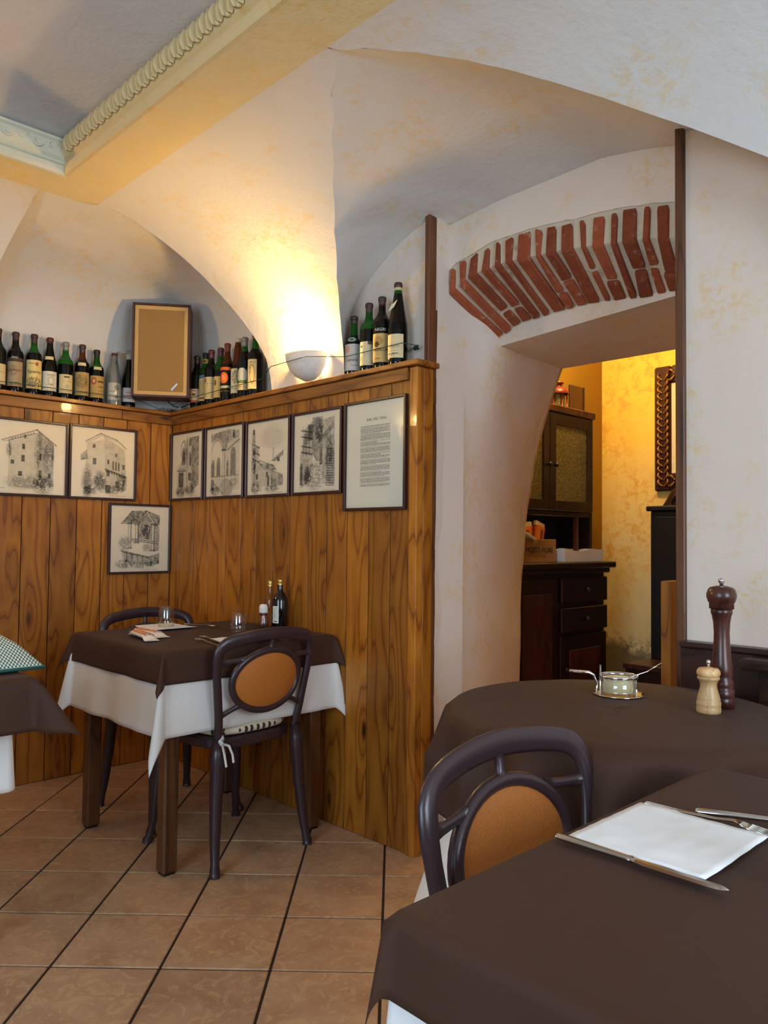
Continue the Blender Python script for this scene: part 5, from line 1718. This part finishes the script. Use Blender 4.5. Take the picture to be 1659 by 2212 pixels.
napkin('paper_napkin', 'folded white paper napkin behind the near chair back on the corner table', 1.375, -.425, T1, .15, .23, 0, 1, 2)
tumbler('upturned water glass on the far napkin of the corner table',   .800, -.455, T1 + .0045, .036, .088)
tumbler('upturned water glass standing alone between napkin and sauce bottles', 1.130, -.300, T1, .036, .084)
def fork(label, x, y, z, rot, L=.20, group='forks on the tables'):
    t = thing('fork', label, 'fork', (x, y, z), rot, group)
    hd = [(0, 0, .002), (L * .3, 0, .003), (L * .55, 0, .005), (L * .68, 0, .009), (L * .74, 0, .008)]
    part('handle', MB().tube(hd, [.007, .0055, .0035, .004, .009], 8, (0, 0, 1), [.0016, .0016, .0016, .0016, .0014]), 'steel', t)
    part('shoulder', MB().tube([(L * .73, 0, .008), (L * .77, 0, .006), (L * .80, 0, .005)], [.008, .0115, .0115], 8, (0, 0, 1), .0014), 'steel', t)
    for k in range(4):
        yy = -.0095 + .0063 * k
        part('tine', MB().tube([(L * .795, yy, .005), (L * .9, yy, .0035), (L, yy * .95, .0065)], [.0019, .0017, .0009], 6), 'steel', t)
    return t
def knife(label, x, y, z, rot, L=.225, group='knives on the tables'):
    t = thing('knife', label, 'knife', (x, y, z), rot, group)
    part('handle', MB().tube([(0, 0, .0045), (.004, 0, .0045), (L * .25, 0, .0045), (L * .44, 0, .0045), (L * .47, 0, .0045), (L * .485, 0, .0045)], [.005, .0072, .0062, .0052, .0068, .005], 10, (0, 0, 1), [.003, .0042, .0042, .0036, .0040, .003]), 'steel', t)
    bl_ = MB()
    up_, lo_ = [], []
    for k in range(17):
        q = k / 16
        xx = L * .475 + L * .525 * q
        w0 = .0085 * min(1, .55 + q * 3) if q < .8 else .0085 * math.sqrt(max(0, 1 - ((q - .8) / .2) ** 2))
        up_.append((xx, .0072 if q < .86 else .0072 * math.sqrt(max(0, 1 - ((q - .86) / .14) ** 2))))
        lo_.append((xx, -w0))
    rows = [[(a[0], a[1], .0046), (a[0], (a[1] + b[1]) / 2, .0052), (b[0], b[1], .0044), (b[0], (a[1] + b[1]) / 2, .0034)] for a, b in zip(up_, lo_)]
    bl_.grid(rows, False, 0, False, True)
    part('blade', bl_, 'steel', t)
    return t
fork('fork beside the near napkin of the corner table, nearer the chair', 1.46, -.600, T1, PI - .12)
fork('second fork beside the near napkin, nearer the bread packets', 1.40, -.555, T1, PI - .18)
knife('knife on the far side of the near napkin', 1.28, -.265, T1, .1)
fork('dark looking fork beyond the far napkin', .74, -.325, T1, .25)
def packet(label, x, y, z, rot):
    t = thing('breadstick_packet', label, 'packet', (x, y, z), rot, 'breadstick packets on the corner table')
    rows = []
    for k in range(13):
        q = k / 12
        xx = -.11 + .22 * q
        flat = min(1, 6 * min(q, 1 - q))
        hh = .0015 + .010 * flat
        w = .024 + .004 * (1 - flat) + .002 * noise.noise(Vector((k, 2, 1)))
        rows.append([(xx, w * math.cos(a), hh + hh * .95 * math.sin(a) + .0008) for a in [2 * PI * m_ / 12 for m_ in range(12)]])
    part('wrapper', MB().grid(rows, True, 0, False, True), 'wrapper', t)
    st2 = MB()
    for a0 in (.45, 1.15, 1.85):
        st2.grid([[(-.085 + .17 * k / 8, .0250 * math.cos(a), .0115 + .0112 * math.sin(a) + .0006) for k in range(9)] for a in (a0, a0 + .25, a0 + .5)], True)
    part('printed_band', st2, 'orange', t)
    part('end_crimp', MB().box(.105, .125, -.027, .027, .001, .003), 'wrapper', t)
    return t
packet('orange breadstick packet lying at the back of the pair', .99, -.640, T1, .02)
packet('orange breadstick packet lying at the front of the pair, torn white end', 1.06, -.700, T1, -.18)
# oil, vinegar, sauce
ob = thing('oil_bottle', 'clear glass oil bottle with a gold cap against the panelling', 'bottle', (1.045, -.075, T1))
sq = MB()
def sqrow(w, z):
    return [(w * c * (abs(c) ** 5 + abs(s_) ** 5) ** -.2, w * s_ * (abs(c) ** 5 + abs(s_) ** 5) ** -.2, z) for c, s_ in [(math.cos(2 * PI * k / 24), math.sin(2 * PI * k / 24)) for k in range(24)]]
sq.grid([sqrow(.001, .001), sqrow(.022, .001), sqrow(.024, .006), sqrow(.024, .118), sqrow(.021, .130), sqrow(.012, .140), sqrow(.010, .150), sqrow(.010, .182)], True, 0, False, True)
part('glass_body', sq, 'oil', ob)
part('cap', MB().lathe([(.0125, .180), (.0128, .187), (.0118, .188), (.0125, .191), (.0125, .203), (.0105, .206), (0, .206)], 20), 'brass', ob)
vb = thing('vinegar_bottle', 'black glass vinegar bottle with a gold cap and small white label', 'bottle', (1.113, -.070, T1))
part('glass_body', MB().lathe([(0, .003), (.028, 0), (.0345, .003), (.036, .010), (.036, .118), (.034, .130), (.025, .146), (.015, .160), (.0125, .172), (.0118, .192)], 28), 'vinegar', vb)
part('cap', MB().lathe([(.0132, .190), (.0132, .197), (.0122, .198), (.0135, .200), (.0140, .211), (.0120, .214), (0, .214)], 20), 'brass', vb)
li = label_img(srgb(214, 210, 200)[:3], [('text', (.2, .85, y_), srgb(120, 116, 110)[:3]) for y_ in (.9, .8, .7, .6, .5, .4, .3)] + [('rect', (.32, .76, .06, .14), INK)], 99, 22, 44)
print_grid('label', li, lambda u, v: (.0364 * math.sin(-.45 + .9 * u), -.0364 * math.cos(-.45 + .9 * u), .022 + .075 * v), vb)
vb.rotation_euler = (0, 0, .34)
jb = thing('sauce_jar', 'small glass seasoning jar with a white shaker cap', 'jar', (1.082, -.137, T1))
part('glass_body', MB().lathe([(0, .002), (.018, 0), (.0225, .004), (.0235, .016), (.022, .030), (.0165, .052), (.0155, .062)], 24), 'glass', jb)
part('seasoning', MB().lathe([(0, .003), (.017, .003), (.0215, .008), (.022, .018), (.020, .026), (0, .027)], 20), 'spice', jb)
part('neck_band', MB().lathe([(.0160, .056), (.0168, .057), (.0168, .067), (.0150, .068)], 20), 'foilred', jb)
part('cap', MB().lathe([(0, .067), (.0190, .067), (.0195, .069), (.0195, .086), (.0200, .088), (.0195, .094), (.0155, .100), (.0150, .104), (0, .105)], 20), 'plasticwhite', jb)
# gingham bread bag on the left table
gb = thing('gingham_bread_cover', 'green and white gingham cloth with teal edge on the left edge table', 'cloth', (1.40, -1.42, .806))
rows, edge = [], []
for i in range(21):
    row = []
    for j in range(21):
        u, v = i / 20 - .5, j / 20 - .5
        rr = max(abs(u), abs(v)) * 2
        h = .115 * (1 - rr ** 1.6) * (1 - .12 * noise.noise(Vector((u * 5, v * 5, 3)))) + .004
        row.append((.32 * u, .30 * v, h))
    rows.append(row)
o = part('gingham', MB().grid(rows, True), 'check', gb)
solid(o, .003, 1)
part('teal_edge', MB().tube([(-.16, -.15, .005), (.16, -.15, .005), (.16, .15, .005), (-.16, .15, .005)], .005, 6, None, None, True), 'teal', gb)
# ------------------------------------------------------------------ things on the nearest table
T2 = .8045
napkin('paper_napkin', 'large white paper napkin laid flat on the nearest table', 3.452, -1.168, T2, .185, .198, 0, 0, 9)
knife('table knife along the near edge of the large white napkin', 3.352, -1.281, T2, .01)
fork('fork along the far edge of the large white napkin', 3.365, -1.062, T2, .02, .19)
knife('second knife, half out of frame beyond the fork on the nearest table', 3.435, -1.048, T2, .45, .22)
tumbler('upturned glass cut off by the right edge of the photo', 3.628, -1.178, T2, .036, .088)
